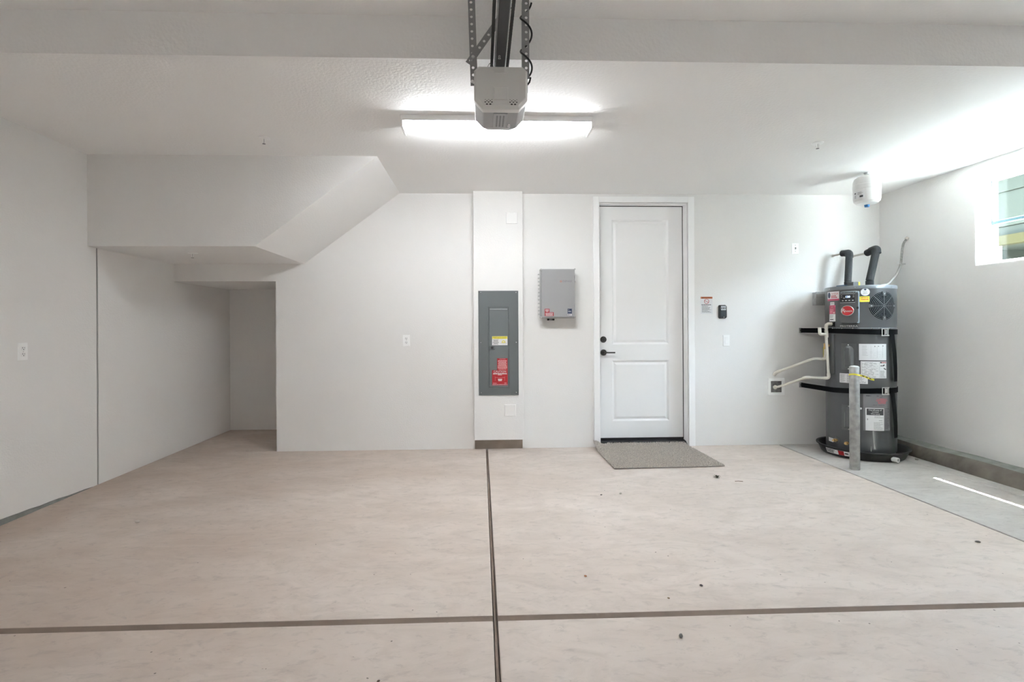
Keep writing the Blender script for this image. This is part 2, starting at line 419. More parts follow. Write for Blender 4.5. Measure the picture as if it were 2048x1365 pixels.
# front wall with the closed sectional door behind the camera
struct(obj('wall_front', B().box(XL, YF - .15, -.05, -2.0, YF, H2).box(3.0, YF - .15, -.05, XR, YF, H2).box(-2.0, YF - .15, 2.25, 3.0, YF, H2), WALL, smooth=0))
d2 = sempty('door_2', (.5, YF - .08, 0))
for i in range(4):
    obj('door_section', B().box(-2.02, YF - .10, .01 + i * .56, 3.02, YF - .05, .565 + i * .56), WHITE, d2, smooth=0, bevel=.004)
# ceilings
struct(obj('ceiling', B().box(XL - .2, YB, H, XR + .12, YA + .2, H2 + .2), CEIL, smooth=0))
struct(obj('ceiling_front', B().box(XL - .2, YF - .2, H2, XR + .12, YB, H2 + .2), CEIL, smooth=0))
# stair bulkhead
struct(obj('wall_stair_bulkhead', B().prism([(XL - .01, ZL), (-1.752, ZL), (-.802, H + .002), (XL - .01, H + .002)], 'y', YS, .004), WALL, smooth=0))
# boxed chase behind the breaker panel, held off the floor by a recessed base
PX0, PX1, PY = -.070, .418, -.098
struct(obj('wall_chase', B().box(PX0, PY, .106, PX1, .01, H + .002), WALL, smooth=0, bevel=.003))
struct(obj('baseboard_chase', B().box(PX0 + .004, -.012, 0, PX1 - .004, .01, .106), CHASE, smooth=0))
# curbs
cb = B(); k = 60; vs = []
for i in range(k + 1):
    y = .02 + (YF - .02) * i / k
    bx = 3.985 + .012 * math.sin(i * .31); tz = .112 + .004 * math.sin(i * .7) ; tx = 4.035 + .008 * math.sin(i * .47 + 1)
    vs += [(bx, y, -.01), (bx + .012, y, tz * .55), (tx, y, tz), (4.14, y, .128 + .002 * math.sin(i * 1.3))]
cb.add(vs, [(i * 4 + j, i * 4 + j + 1, (i + 1) * 4 + j + 1, (i + 1) * 4 + j) for i in range(k) for j in range(2)])
br = struct(obj('baseboard_right', cb, CURB, smooth=60))
ct = B(); ct.add(vs, [(i * 4 + 2, i * 4 + 3, (i + 1) * 4 + 3, (i + 1) * 4 + 2) for i in range(k)])
obj('curb_top', ct, CURBT, br, smooth=60)
lb = B(); vs = []
for i in range(k + 1):
    y = -1.07 + (YF + 1.07) * i / k; h = .040 * (-1.07 - y) ** .8 if y < -1.07 else 0
    h = max(.001, min(h, .11) + rnd.uniform(-.003, .003)); t = min(.016, .004 + h * .4)
    vs += [(XL + t, y, -.01), (XL + t * .8, y, h * .6), (XL + .001, y, h), (XL - .02, y, h)]
lb.add(vs, [(i * 4 + j, i * 4 + j + 1, (i + 1) * 4 + j + 1, (i + 1) * 4 + j) for i in range(k) for j in range(3)])
struct(obj('baseboard_left', lb, CURBT, smooth=60))

# ------------------------------------------------------------------ door
CA = .063
tc = B(); y0, y1 = -.018, .002
tr2 = struct(obj('trim_2', B().box(DX0 - CA, y0, 0, DX0 - .003, y1, DZ + CA), WHITE, smooth=0, bevel=.003))
obj('casing', B().box(DX1 + .003, y0, 0, DX1 + CA + .004, y1, DZ + CA), WHITE, tr2, smooth=0, bevel=.003)
obj('casing', B().box(DX0 - .003, y0, DZ + .003, DX1 + .003, y1, DZ + CA), WHITE, tr2, smooth=0, bevel=.003)
DY = .105
d1 = sempty('door_1', ((DX0 + DX1) / 2, DY, 0))
jb = B().box(DX0 - .004, 0, 0, DX0 + .004, T + .02, DZ).box(DX1 - .006, 0, 0, DX1 + .004, T + .02, DZ).box(DX0, 0, DZ - .006, DX1, T + .02, DZ + .004)
obj('jamb', jb, WHITE, d1, smooth=0)
gs_ = .004
obj('weatherstrip', B().box(DX1 - .012, DY - .004, .05, DX1 - .006, DY + .03, DZ - .006).box(DX0 + .004, DY + .002, .05, DX0 + .010, DY + .03, DZ - .006).box(DX0, DY - .002, DZ - .013, DX1, DY + .03, DZ - .006), BLACK, d1, smooth=0)
lx0, lx1, lz0, lz1 = DX0 + .006, DX1 - .012, .062, DZ - .011
fb = f_back(0, 0, DY)
pan = [(1.357, 1.035, 1.955, 2.330), (1.357, .240, 1.955, .870)]
s = B(fb); E_ = .016        # slab built around two moulded panels
zs = [lz0, pan[1][1], pan[1][3], pan[0][1], pan[0][3], lz1]
def wbox(b, u0, v0, u1, v1, w0, w1): b.cols([(u0, v0, v1), (u1, v0, v1)], w0, w1)
wbox(s, lx0, lz0, pan[0][0], lz1, -.04, 0); wbox(s, pan[0][2], lz0, lx1, lz1, -.04, 0)
for a, c in ((0, 1), (2, 3), (4, 5)): wbox(s, pan[0][0], zs[a], pan[0][2], zs[c], -.04, 0)
dl = obj('door_leaf', s, DOORW, d1, smooth=0)
for (u0, v0, u1, v1) in pan:
    p = B(fb)
    R = [(0, 0.0), (.004, -.002), (.018, -.012), (.024, -.0125), (.044, -.004), (.048, -.0035)]
    vs = []
    for i, w in R: vs += [(u0 + i, v0 + i, w), (u1 - i, v0 + i, w), (u1 - i, v1 - i, w), (u0 + i, v1 - i, w)]
    fs = [(4 * j + q, 4 * j + (q + 1) % 4, 4 * j + 4 + (q + 1) % 4, 4 * j + 4 + q) for j in range(len(R) - 1) for q in range(4)] + [tuple(4 * (len(R) - 1) + q for q in range(4))]
    p.add(vs, fs); obj('raised_panel', p, DOORW, d1, smooth=0)
obj('door_sweep', B(fb).box(lx0, .040, .004, lx1, .068, -.03), BLACK, d1, smooth=0)
obj('threshold', B().prism([(.0, 0), (.0, .012), (.05, .040), (.11, .046), (.16, .046), (.16, 0)], 'x', DX0 + .004, DX1 - .006), THRESH, d1, smooth=0)
HXc = 1.268
dbt = B(fb); 
def knob(b, u, v, prof):     # stacked discs outward
    for r, w0, w1 in prof: b.disc(u, v, r, r, w0, w1, 16, inset=.002)
knob(dbt, HXc, 1.088, [(.033, 0, .010), (.024, .010, .020)]); db = obj('deadbolt', dbt, BRONZE, d1, smooth=30)
obj('keyhole', B(fb).rect(HXc - .002, 1.080, HXc + .002, 1.096, .0195, .021, seg=1), SLOT, db, smooth=0)
lv = B(fb); knob(lv, HXc, .953, [(.033, 0, .012), (.014, .012, .050)])
lv.box(HXc - .012, .947, .046, HXc + .108, .961, .058); obj('lever_handle', lv, BRONZE, d1, smooth=30)

# ------------------------------------------------------------------ window and what lies outside
w1 = sempty('window_1', (XR + .12, (WY0 + WY1) / 2, WZ0))
ret = B(); e = .006   # painted returns
ret.box(XR + .001, WY1 - e, WZ0, XR + .11, WY1 + .001, WZ1).box(XR + .001, WY0 - .001, WZ0, XR + .11, WY0 + e, WZ1).box(XR + .001, WY0, WZ1 - e, XR + .11, WY1, WZ1 + .001).box(XR + .001, WY0, WZ0 - .001, XR + .11, WY1, WZ0 + e)
obj('return', ret, WHITE, w1, smooth=0)
def frame4(b, x0, x1, y0, y1, z0, z1, t):
    b.box(x0, y0, z0, x1, y0 + t, z1).box(x0, y1 - t, z0, x1, y1, z1).box(x0, y0 + t, z0, x1, y1 - t, z0 + t).box(x0, y0 + t, z1 - t, x1, y1 - t, z1)
f1 = B(); frame4(f1, XR + .10, XR + .17, WY0 + .002, WY1 - .002, WZ0 + .002, WZ1 - .002, .022)
obj('window_frame', f1, VINYL, w1, smooth=0, bevel=.002)
f2 = B(); frame4(f2, XR + .125, XR + .150, WY0 + .026, WY1 - .026, WZ0 + .026, WZ1 - .026, .012)
sash = obj('sash', f2, VINYL, w1, smooth=0, bevel=.002)
obj('meeting_rail', B().box(XR + .118, WY0 + .03, 2.052, XR + .15, WY1 - .03, 2.078), mat('pale_blue_rail', (.085, .15, .175), .6, spec=.2), w1, smooth=0, bevel=.002)
obj('gasket', B().box(XR + .121, WY1 - .029, WZ0 + .03, XR + .126, WY1 - .024, WZ1 - .03), mat('grey_gasket', (.16, .18, .20), .5), w1, smooth=0)
obj('pane', B().box(XR + .137, WY0 + .03, WZ0 + .03, XR + .141, WY1 - .03, WZ1 - .03), GLASS, w1, smooth=0)
# side yard and neighbouring house
yard = struct(obj('ground_outside', B().box(4.35, -14, -.25, 30, 14, -.10), GRAVEL, smooth=0))
NX = 8.2
nh = thing('neighbour_house', (NX + 1.5, 0, -.1), 'pale green lap-sided house seen through the garage window', 'house')
obj('wall', B().box(NX + .05, -9, 2.48, NX + 3, 9, 3.75).box(NX + .05, -9, -.1, NX + 3, 1.2, 2.48).box(NX + .05, 3.2, -.1, NX + 3, 9, 2.48), SIDING, nh, smooth=0)
z = 2.615
while z < 3.7:
    hh = .148 if z < 2.7 else .544
    obj('siding_board', B().prism([(NX + .052, z), (NX + .012, z), (NX + .034, z + hh - .010), (NX + .052, z + hh - .010)], 'y', -9, 9), SIDING, nh, smooth=0)
    z += hh
obj('beam', B().box(NX - .05, -9, 2.467, NX + .10, 9, 2.611), TRIMO, nh, smooth=0)
obj('porch_recess', B().box(NX + 1.9, 1.2, -.1, NX + 2.0, 3.2, 2.5).box(NX + .1, 1.2, 2.49, NX + 1.9, 3.2, 2.54), PORCH, nh, smooth=0)
obj('porch_post', B().box(NX + .02, 2.66, -.1, NX + .07, 2.72, 2.467), VINYL, nh, smooth=0)
obj('porch_light', B().lathe([(.10, 2.478), (.095, 2.49)], NX + .55, 2.62, 24), mat('porch_lamp_glow', (1, .95, .85), .4, emit=6), nh, smooth=0)
obj('roof', B().prism([(NX - .15, 3.70), (NX + 2, 4.5), (NX + 4.2, 3.70)], 'y', -9.2, 9.2), mat('roof_tile', (.25, .2, .17), .8), nh, smooth=0)

# ================================================================== THINGS
# ------------------------------------------------------------------ fluorescent light
def strip_light(cx, cy_, zc, lab):
    LX0, LX1, LY0, LY1 = cx - .6105, cx + .6105, cy_ - .080, cy_ + .080
    lt = thing('fluorescent_light', (cx, cy_, zc), lab, 'ceiling light')
    obj('housing', B().box(LX0 + .01, LY0, zc - .022, LX1 - .01, LY1, zc - .001).box(LX0 + .01, LY0 - .002, zc - .036, LX1 - .01, LY0 + .004, zc - .001), PLASTW, lt, smooth=0)
    obj('ballast_cover', B().prism([(cy_ - .026, zc - .022), (cy_ - .014, zc - .042), (cy_ + .004, zc - .042), (cy_ + .016, zc - .022)], 'x', LX0 + .02, LX1 - .02), PLASTW, lt, smooth=0)
    for x0, x1, sg_ in ((LX0 - .004, LX0 + .012, 1), (LX1 - .012, LX1 + .004, -1)):
        ep = obj('end_plate', B().box(x0, LY0 - .004, zc - .074, x1, LY1 + .004, zc - .001), PLASTW, lt, smooth=0, bevel=.003)
        xi = x1 if sg_ > 0 else x0; dx = .010 * sg_
        for yy in (cy_ - .050, cy_ + .036):
            obj('lamp_socket', B().box(min(xi, xi + dx), yy - .012, zc - .068, max(xi, xi + dx), yy + .012, zc - .023), PLASTW, ep, smooth=0)
    for yy in (cy_ - .050, cy_ + .036):
        z_ = zc - .043
        obj('tube', B().tube([(LX0 + .016, yy, z_), (LX0 + .02, yy, z_), (LX1 - .02, yy, z_), (LX1 - .016, yy, z_)], .0135, 16), TUBE, lt, smooth=50)
strip_light(.1135, -1.822, H, 'white two-tube fluorescent strip light glowing behind the garage opener')

# ------------------------------------------------------------------ garage door opener
gx, gy = .100, -2.75
go = thing('garage_door_opener', (gx, gy + .15, 2.2), 'grey garage door opener with black chain rail hanging from ceiling', 'garage opener')
def octo(x0, x1, z0, z1, ct, cbx, cbz):
    return [(x0, z0 + cbz), (x0, z1 - ct), (x0 + ct, z1), (x1 - ct, z1), (x1, z1 - ct), (x1, z0 + cbz), (x1 - cbx, z0), (x0 + cbx, z0)]
def loft(b, secs):
    k = len(secs[0][1]); vs = [(p[0], y, p[1]) for y, poly in secs for p in poly]
    fs = [(j * k + i, j * k + (i + 1) % k, (j + 1) * k + (i + 1) % k, (j + 1) * k + i) for j in range(len(secs) - 1) for i in range(k)]
    fs += [tuple(range(k)), tuple(len(vs) - k + i for i in range(k))[::-1]]; b.add(vs, fs)
X0, X1 = -.026, .226
cv = B(); loft(cv, [(gy - .004, octo(X0 + .010, X1 - .010, 2.262, 2.440, .020, .036, .038)), (gy + .010, octo(X0, X1, 2.246, 2.448, .022, .040, .044)), (gy + .045, octo(X0, X1, 2.246, 2.448, .022, .040, .044))])
fc = obj('light_cover', cv, LAMPG, go, smooth=0, bevel=.003)
ob = B(); loft(ob, [(gy + .045, octo(X0 + .003, X1 - .003, 2.250, 2.445, .022, .040, .044)), (gy + .23, octo(X0 + .004, X1 - .004, 2.246, 2.445, .022, .038, .040)), (gy + .30, octo(X0 + .022, X1 - .022, 2.262, 2.43, .03, .045, .045)), (gy + .315, octo(X0 + .034, X1 - .034, 2.285, 2.415, .03, .04, .04))])
hs = obj('housing', ob, OPD, go, smooth=0, bevel=.003)
fo = f_back(gx, 0, gy - .004)
obj('raised_panel', B(fo).cols([(-.034, 2.285, 2.345), (.034, 2.285, 2.345)], -.001, .003, .003), LAMPG, fc, smooth=0)
obj('raised_panel', B(fo).cols([(-.040, 2.428, 2.440), (-.030, 2.412, 2.440), (.030, 2.412, 2.440), (.040, 2.428, 2.440)], -.001, .002, .001), LAMPG, fc, smooth=0)
vh = B()
for sx in (-1, 1):
    for row, (n_, dv, r) in enumerate(((2, 0, .0052), (3, .010, .0038), (2, .0165, .003), (3, .0215, .002))):
        for i in range(n_):
            vh.fr = fo; vh.disc(sx * .058 + (i - (n_ - 1) / 2) * .0155, 2.266 + dv, r, r * .55, 0, .0012, 8)
obj('vent_hole', vh, SLOT, fc, smooth=0)['kind'] = 'stuff'
obj('centre_panel', B().box(gx - .034, gy + .05, 2.2430, gx + .034, gy + .228, 2.2480), OPD, hs, smooth=0, bevel=.002)
vh2 = B()
for i in range(3):
    for j in range(11):
        x, y = gx - .016 + i * .016, gy + .075 + j * .0125; vh2.box(x - .004, y - .002, 2.2424, x + .004, y + .002, 2.2440)
obj('vent_slot', vh2, SLOT, hs, smooth=0)['kind'] = 'stuff'
sb = B()
for j, (h_, wd) in enumerate(((.006, .010), (.008, .016), (.010, .012))):
    sb.box(gx + .040 - wd / 2 + .008, gy + .180 + j * .016, 2.2435, gx + .040 + wd / 2 + .008, gy + .180 + j * .016 + h_, 2.247)
obj('button', sb, PLASTW, hs, smooth=0)
obj('side_label', B().box(X1 - .0005, gy + .012, 2.33, X1 + .001, gy + .02, 2.43), INKG, fc, smooth=0)
RX, RZ = .098, 2.456
rail = obj('rail', B().box(RX - .0215, -6.2, RZ, RX + .0215, gy + .12, RZ + .035), RAIL, go, smooth=0, bevel=.003)
obj('rail_flange', B().box(RX - .028, -6.2, RZ + .024, RX - .0217, gy + .12, RZ + .034), STEEL, rail, smooth=0)
obj('rail_flange', B().box(RX + .0217, -6.2, RZ + .024, RX + .026, gy + .12, RZ + .034), STEEL, rail, smooth=0)
b = B(fo.__class__ and (lambda u, v, w: (RX - .006 + u, -2.80 + v, RZ - w)))     # printed mark on the rail underside
b.ring(0, .0, .004, .0065, 0, .0006, 16); b.bar(-.004, -.008, -.004, -.026, .0022, 0, .0006); b.bar(.002, -.008, .002, -.026, .0022, 0, .0006); b.bar(-.004, -.026, .002, -.026, .0022, 0, .0006)
obj('print', b, INKW, rail, smooth=0)
for cx in (RX - .040, RX + .034):
    c = B(); y = -6.1
    i = 0
    while y < gy + .06:
        hw_ = .0048 if i % 2 else .0066
        c.box(cx - hw_, y - .0004, RZ + .003, cx + hw_, y + .0109, RZ + .0125)
        y += .0105; i += 1
    obj('chain', c, CHAIN, go, smooth=0)
def angle_strap(xt, zt, xb, zb, y, wd, flip, name='hanger_bracket', pitch=.0325, flange=True):
    """perforated angle: a flat leg with round holes facing the camera plus a leg bent backwards"""
    d = Vector((xb - xt, 0, zb - zt)); L = d.length; d.normalize(); nx = Vector((-d.z, 0, d.x))
    if nx.x < 0: nx = -nx
    b = B(); th = .0025; k = 8; r = .0070
    o = Vector((xt, y, zt)); c = wd * (.5 if not flange else (.42 if not flip else .58))
    def P(s_, t_, w): q = o + d * s_ + nx * t_; return (q.x, q.y - w, q.z)
    n_ = int(L / pitch)
    for w in (0, th):
        pass
    def sheet(w):
        vs = []; fs = []
        for i in range(n_):
            s0 = L * i / n_; s1 = L * (i + 1) / n_; sm = (s0 + s1) / 2; base = len(vs)
            sq = [(s0, 0), (s0, c), (s0, wd), (sm, wd), (s1, wd), (s1, c), (s1, 0), (sm, 0)]
            hole = [(sm + r * math.cos(a), c + r * math.sin(a)) for a in [PI + PI / 4, PI, PI - PI / 4, PI / 2, PI / 4, 0, -PI / 4, -PI / 2]]
            # order: corner(s0,0)->..., hole vertex in the same angular order
            vs += [P(a, t, w) for a, t in sq] + [P(a, t, w) for a, t in hole]
            fs += [(base + j, base + (j + 1) % 8, base + 8 + (j + 1) % 8, base + 8 + j) for j in range(8)]
        return vs, fs
    vs, fs = sheet(th); b.add(vs, fs); m0 = len(vs)
    vs2, fs2 = sheet(0); b.add(vs2, fs2)
    for i in range(n_):
        for j in range(8):
            a = i * 16 + 8 + j; a2 = i * 16 + 8 + (j + 1) % 8
            b.f.append((a, a2, a2 + m0, a + m0))
    for t in (0, wd):
        b.add([P(0, t, 0), P(L, t, 0), P(L, t, th), P(0, t, th)], [(0, 1, 2, 3)])
    for s_ in (0, L):
        b.add([P(s_, 0, 0), P(s_, wd, 0), P(s_, wd, th), P(s_, 0, th)], [(0, 1, 2, 3)])
    if flange:
        t0, t1 = (wd - th, wd) if not flip else (0, th)
        b.add([P(s_, t, w) for s_ in (0, L) for t in (t0, t1) for w in (-.03, 0)], [(0, 1, 3, 2), (4, 6, 7, 5), (0, 4, 5, 1), (2, 3, 7, 6), (0, 2, 6, 4), (1, 5, 7, 3)])
    return obj(name, b, ANGLE, go, smooth=0)
SY = -2.715
hb = angle_strap(-.0535, H2, -.042, 2.368, SY, .034, False)
hb2 = angle_strap(.204, H2, .2025, 2.405, SY, .034, True)
br_ = angle_strap(.130, H2, -.066, 2.500, SY + .034, .032, False, 'brace', pitch=.037, flange=False)
def bolt(x, y, z, p):
    fb_ = f_back(x, z, y); b = B(fb_); b.disc(0, 0, .008, .008, 0, .002, 10); b.cols([(-.0055, -.003, .003), (-.003, -.0055, .0055), (.003, -.0055, .0055), (.0055, -.003, .003)], .002, .007)
    obj('bolt', b, CHROME, p, smooth=0)
bolt(-.034, SY - .0025, 2.388, hb); bolt(-.030, SY - .0025, 2.505, hb)
wire = fillet([(.066, gy + .02, 2.449), (.060, gy - .004, 2.462), (.045, gy - .004, 2.455), (.038, gy + .02, 2.449)], .01)
obj('wire', B().tube(wire, .0013, 6), BLACK, go, smooth=60)
# power cord winding round the right hanger
pc = B(); path = []
zt, zb = H2 - .002, 2.425
for i in range(121):
    t = i / 120; z_ = zt + (zb - zt) * t; ph = 2 * PI * (zt - z_) / .1615 + .13
    path.append((.224 + .027 * math.cos(ph), SY + .012 + .026 * math.sin(ph), z_))
path += [(.243, SY + .004, 2.412), (.240, SY + .02, 2.400), (.232, SY + .035, 2.395)]
pc.tube(path, .0045, 8)
obj('power_cord', pc, BLACK, go, smooth=60, label='black power cord winding around the hanger')

# ------------------------------------------------------------------ sprinkler heads
def sprinkler(x, y, z, lab):
    s = thing('sprinkler_head', (x, y, z), lab, 'sprinkler', 'white ceiling sprinkler heads')
    obj('escutcheon', B().lathe([(.040, z), (.0395, z - .004), (.030, z - .007), (.012, z - .008), (.0, z - .008)][::-1], x, y, 24), PLASTW, s, smooth=60)
    fr_ = B()
    for sx in (-1, 1): fr_.tube(fillet([(x + sx * .010, y, z - .006), (x + sx * .009, y, z - .030), (x, y, z - .040)], .01), .0022, 8)
    obj('frame', fr_, PLASTW, s, smooth=60)
    obj('bulb', B().tube([(x, y, z - .008), (x, y, z - .038)], .0028, 8), CHROME, s, smooth=60)
    obj('deflector', B().lathe([(0, z - .044), (.011, z - .043), (.011, z - .041), (0, z - .041)], x, y, 16), INKG, s, smooth=30)
sprinkler(-1.522, -1.48, H, 'sprinkler head on the ceiling left of the strip light')
sprinkler(2.485, -1.468, H, 'sprinkler head on the ceiling near the white expansion tank')
sprinkler(-2.42, -.756, ZL, 'small sprinkler head under the low stair soffit')

# ------------------------------------------------------------------ breaker panel
bp = thing('breaker_panel', (.174, PY, .549), 'grey electrical breaker panel with red caution labels', 'breaker panel')
fp = f_back(0, 0, PY)
obj('cover', B(fp).rect(-.024, .549, .372, 1.582, 0, .010, .002, seg=1), PANELG, bp, smooth=0)
dr = B(fp).rect(.079, .632, .273, 1.414, .010, .0165, .003, seg=1)
pdoor = obj('panel_door', dr, PANELD, bp, smooth=0, bevel=.001)
fr_ = B(fp)
for a in ((.070, .622, .079, 1.424), (.273, .622, .281, 1.424)): fr_.rect(*a, .010, .013, .001, seg=1)
for a in ((.079, .622, .273, .632), (.079, 1.414, .273, 1.424)): fr_.rect(*a, .010, .013, .001, seg=1)
obj('door_surround', fr_, PANELG, bp, smooth=0)
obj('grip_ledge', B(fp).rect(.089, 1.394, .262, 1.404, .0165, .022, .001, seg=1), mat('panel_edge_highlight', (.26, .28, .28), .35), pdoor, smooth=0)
la = obj('latch', B(fp).rect(.079, 1.000, .136, 1.040, .0165, .026, .002, seg=1), PANELG, pdoor, smooth=0)
obj('latch_slide', B(fp).rect(.098, 1.008, .122, 1.032, .026, .0285, .001, seg=1), SLOT, la, smooth=0)
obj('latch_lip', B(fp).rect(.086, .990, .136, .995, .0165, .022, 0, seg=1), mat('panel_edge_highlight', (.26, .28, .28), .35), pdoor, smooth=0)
for x, z_ in ((.001, 1.566), (.349, 1.564), (-.001, 1.072), (.349, 1.071), (.001, .577), (.347, .577)):
    obj('screw', B(fp).disc(x, z_, .0075, .0075, .010, .0135, 10, .002), CHROME, bp, smooth=0)
for z_ in (1.292, 1.022, .752): obj('hinge', B(fp).rect(.273, z_ - .012, .279, z_ + .012, .013, .019, .001, seg=1), PANELD, pdoor, smooth=0)
w0 = .0165
def label(name, fr, u0, v0, u1, v1, w, m, parent, lab=None, th=.0008):
    return obj(name, B(fr).rect(u0, v0, u1, v1, w - .0004, w + th), m, parent, smooth=0, label=lab)
def ink(fr, par, m, fn, name='print'):
    b = B(fr); fn(b); 
    if b.v:
        o = obj(name, b, m, par, smooth=0)
        if name in ('print', 'icons', 'buttons'): o['kind'] = 'stuff'      # print too fine to pick apart
W = w0 + .0012
L1 = label('warning_label', fp, .110, 1.044, .262, 1.133, w0, LABW, bp, 'white and yellow solar warning label')
ink(fp, L1, LABY, lambda b: b.rect(.111, 1.106, .261, 1.132, W - .0008, W, seg=1))
def f(b):
    text(b, 'SOLAR PV SYSTEM EQUIPPED', .186, 1.124, .012, W + .0004, width=.142); text(b, 'WITH RAPID SHUTDOWN', .186, 1.112, .012, W + .0004, width=.118)
    lines(b, .114, 1.049, .178, 1.102, 7, W + .0002, centre=True)
ink(fp, L1, INK, f)
ink(fp, L1, LABY, lambda b: (b.ring(.223, 1.074, .010, .018, W, W + .0003, 20, 0, PI), b.rect(.205, 1.066, .241, 1.074, W, W + .0003, seg=1)))
ink(fp, L1, INKG, lambda b: (b.bar(.195, 1.062, .210, 1.076, .001, W, W + .0003), b.bar(.236, 1.076, .255, 1.062, .001, W, W + .0003), b.bar(.195, 1.058, .255, 1.058, .001, W, W + .0003)))
L2 = label('caution_label', fp, .158, .798, .262, .915, w0, RED, bp, 'upper red caution label')
ink(fp, L2, INKPK, lambda b: (text(b, 'CAUTION', .210, .907, .014, W, width=.058), lines(b, .164, .804, .256, .898, 9, W, .55, True, .8)))
L3 = label('caution_label', fp, .108, .648, .262, .799, w0 + .0004, RED, bp, 'lower red caution label')
W3 = W + .0006
ink(fp, L3, INKW, lambda b: (text(b, 'CAUTION', .185, .785, .026, W3, width=.122), lines(b, .116, .756, .254, .772, 2, W3, .6, True, .95), lines(b, .165, .747, .205, .756, 1, W3, .6, True, .95), lines(b, .158, .690, .215, .714, 2, W3, .8, True), lines(b, .112, .651, .258, .661, 1, W3, .35, False, 1)))
ink(fp, L3, INKPK, lambda b: (b.bar(.138, .726, .232, .726, .0012, W3, W3 + .0003), b.bar(.138, .692, .138, .736, .0012, W3, W3 + .0003), b.bar(.232, .692, .232, .736, .0012, W3, W3 + .0003), lines(b, .116, .665, .160, .674, 2, W3), lines(b, .228, .665, .256, .676, 2, W3)))

def blank(x0, z0, x1, z1, lab):
    t = thing('blank_plate', ((x0 + x1) / 2, PY, z0), lab, 'wall plate', 'blank cover plates')
    ff = f_back(0, 0, PY)
    obj('plate', B(ff).rect(x0, z0, x1, z1, 0, .006, .0035, seg=1), mat('painted_plate', (.83, .82, .81), .45), t, smooth=0)
    for x in (x0 + .032, x1 - .032):
        for z_ in (z0 + .012, z1 - .012): obj('screw', B(ff).disc(x, z_, .0032, .0032, .006, .0068, 8), PLASTW, t, smooth=0)
blank(.254, 2.244, .368, 2.361, 'square blank wall plate high on the chase')
blank(.229, .340, .343, .456, 'square blank wall plate low on the chase under breaker panel')

# ------------------------------------------------------------------ solar combiner enclosure
eb = thing('solar_combiner_box', (.755, 0, 1.307), 'light grey plastic electrical enclosure with orange logo', 'electrical box')
ff = f_back(0, 0, 0)
obj('base', B().box(.602, -.10, 1.318, .930, 0, 1.786), BOXG2, eb, smooth=0, bevel=.008)
cv = B(ff); cv.rrect(.590, 1.312, .930, 1.792, .012, .10, .165, .008)
cvr = obj('cover', cv, BOXG, eb, smooth=30)
obj('cover_rim', B(ff).rrect(.584, 1.306, .936, 1.798, .014, .094, .104, .002), BOXG2, eb, smooth=30)
for i in range(12):
    b = B(ff); b.box(.572, 1.343 + i * .0362, .055, .603, 1.351 + i * .0362, .085); obj('hinge_knuckle', b, BOXG2, eb, smooth=0)
for z_ in (1.700, 1.415):
    obj('latch', B(ff).rrect(.930, z_ - .030, .944, z_ + .030, .004, .06, .125, .002), PLASTW, eb, smooth=30)
for u, v in ((.592, 1.785), (.924, 1.787), (.592, 1.317), (.922, 1.317)):
    obj('corner_screw', B(ff).disc(u, v, .010, .010, .10, .172, 10, .002), BOXG2, eb, smooth=0)
obj('top_hub', B().box(.68, -.10, 1.786, .76, -.03, 1.797), BOXG2, eb, smooth=0)
for i, x in enumerate((.672, .700, .722)):
    obj('conduit_gland', B().lathe([(.011, 1.286), (.013, 1.292), (.013, 1.320)], x, -.075, 12), BLACK if i != 1 else INKG, eb, smooth=40)
obj('gland_plate', B().box(.64, -.10, 1.304, .75, -.02, 1.319), BOXG2, eb, smooth=0)
W = .1658
ink(ff, cvr, INKG, lambda b: text(b, 'ENPHASE', .850, 1.668, .027, W, width=.092), 'lettering')
ink(ff, cvr, INKO, lambda b: (b.ring(.786, 1.668, .0072, .0100, W - .0003, W + .0003, 6, .52, .52 + 2 * PI), b.bar(.780, 1.668, .793, .1668 + 1.5012, .0022, W - .0003, W + .0003)), 'logo')
e1 = label('red_label', ff, .625, 1.364, .672, 1.399, .1652, RED, eb)
e2 = label('red_label', ff, .625, 1.328, .714, 1.365, .1652, RED, eb)
ink(ff, e1, INKW, lambda b: lines(b, .629, 1.368, .668, 1.395, 4, .1667, .5, True))
ink(ff, e2, INKW, lambda b: lines(b, .630, 1.331, .708, 1.361, 4, .1667, .5, True))
e3 = label('spec_label', ff, .851, 1.328, .893, 1.399, .1652, INKB, eb)
ink(ff, e3, INKW, lambda b: (b.rect(.852, 1.329, .892, 1.350, .1658, .1664, seg=1), lines(b, .855, 1.366, .889, 1.378, 2, .1664), lines(b, .855, 1.386, .868, 1.392, 1, .1664)))
ink(ff, e3, INKG, lambda b: (b.rect(.856, 1.333, .868, 1.346, .1664, .1668, seg=1), b.rect(.874, 1.333, .880, 1.346, .1664, .1668, seg=1)))

# ------------------------------------------------------------------ outlets, switches, sign, control
def outlet(fr, loc, lab):
    t = thing('power_outlet', loc, lab, 'outlet', 'white duplex outlets')
    obj('plate', B(fr).rect(-.035, -.0575, .035, .0575, 0, .006, .0025, seg=1), PLASTW, t, smooth=0)
    for dv in (-.020, .020):
        rc = obj('receptacle', B(fr).cols([(-.0172, dv - .009, dv + .009), (-.013, dv - .0143, dv + .0143), (.013, dv - .0143, dv + .0143), (.0172, dv - .009, dv + .009)], .0055, .008, .0005), mat('outlet_face', (.86, .86, .855), .4), t, smooth=0)
        sl = B(fr); sl.rect(-.0085, dv, -.0055, dv + .009, .0078, .0084, seg=1); sl.rect(.0055, dv + .001, .0082, dv + .008, .0078, .0084, seg=1); sl.disc(0, dv - .0065, .003, .003, .0078, .0084, 8)
        obj('slots', sl, SLOT, rc, smooth=0)
    obj('screw', B(fr).disc(0, 0, .003, .003, .006, .0072, 8), CHROME, t, smooth=0)
outlet(f_back(-.745, 1.092, 0), (-.745, 0, 1.034), 'white power outlet on the rear wall left of the breaker panel')
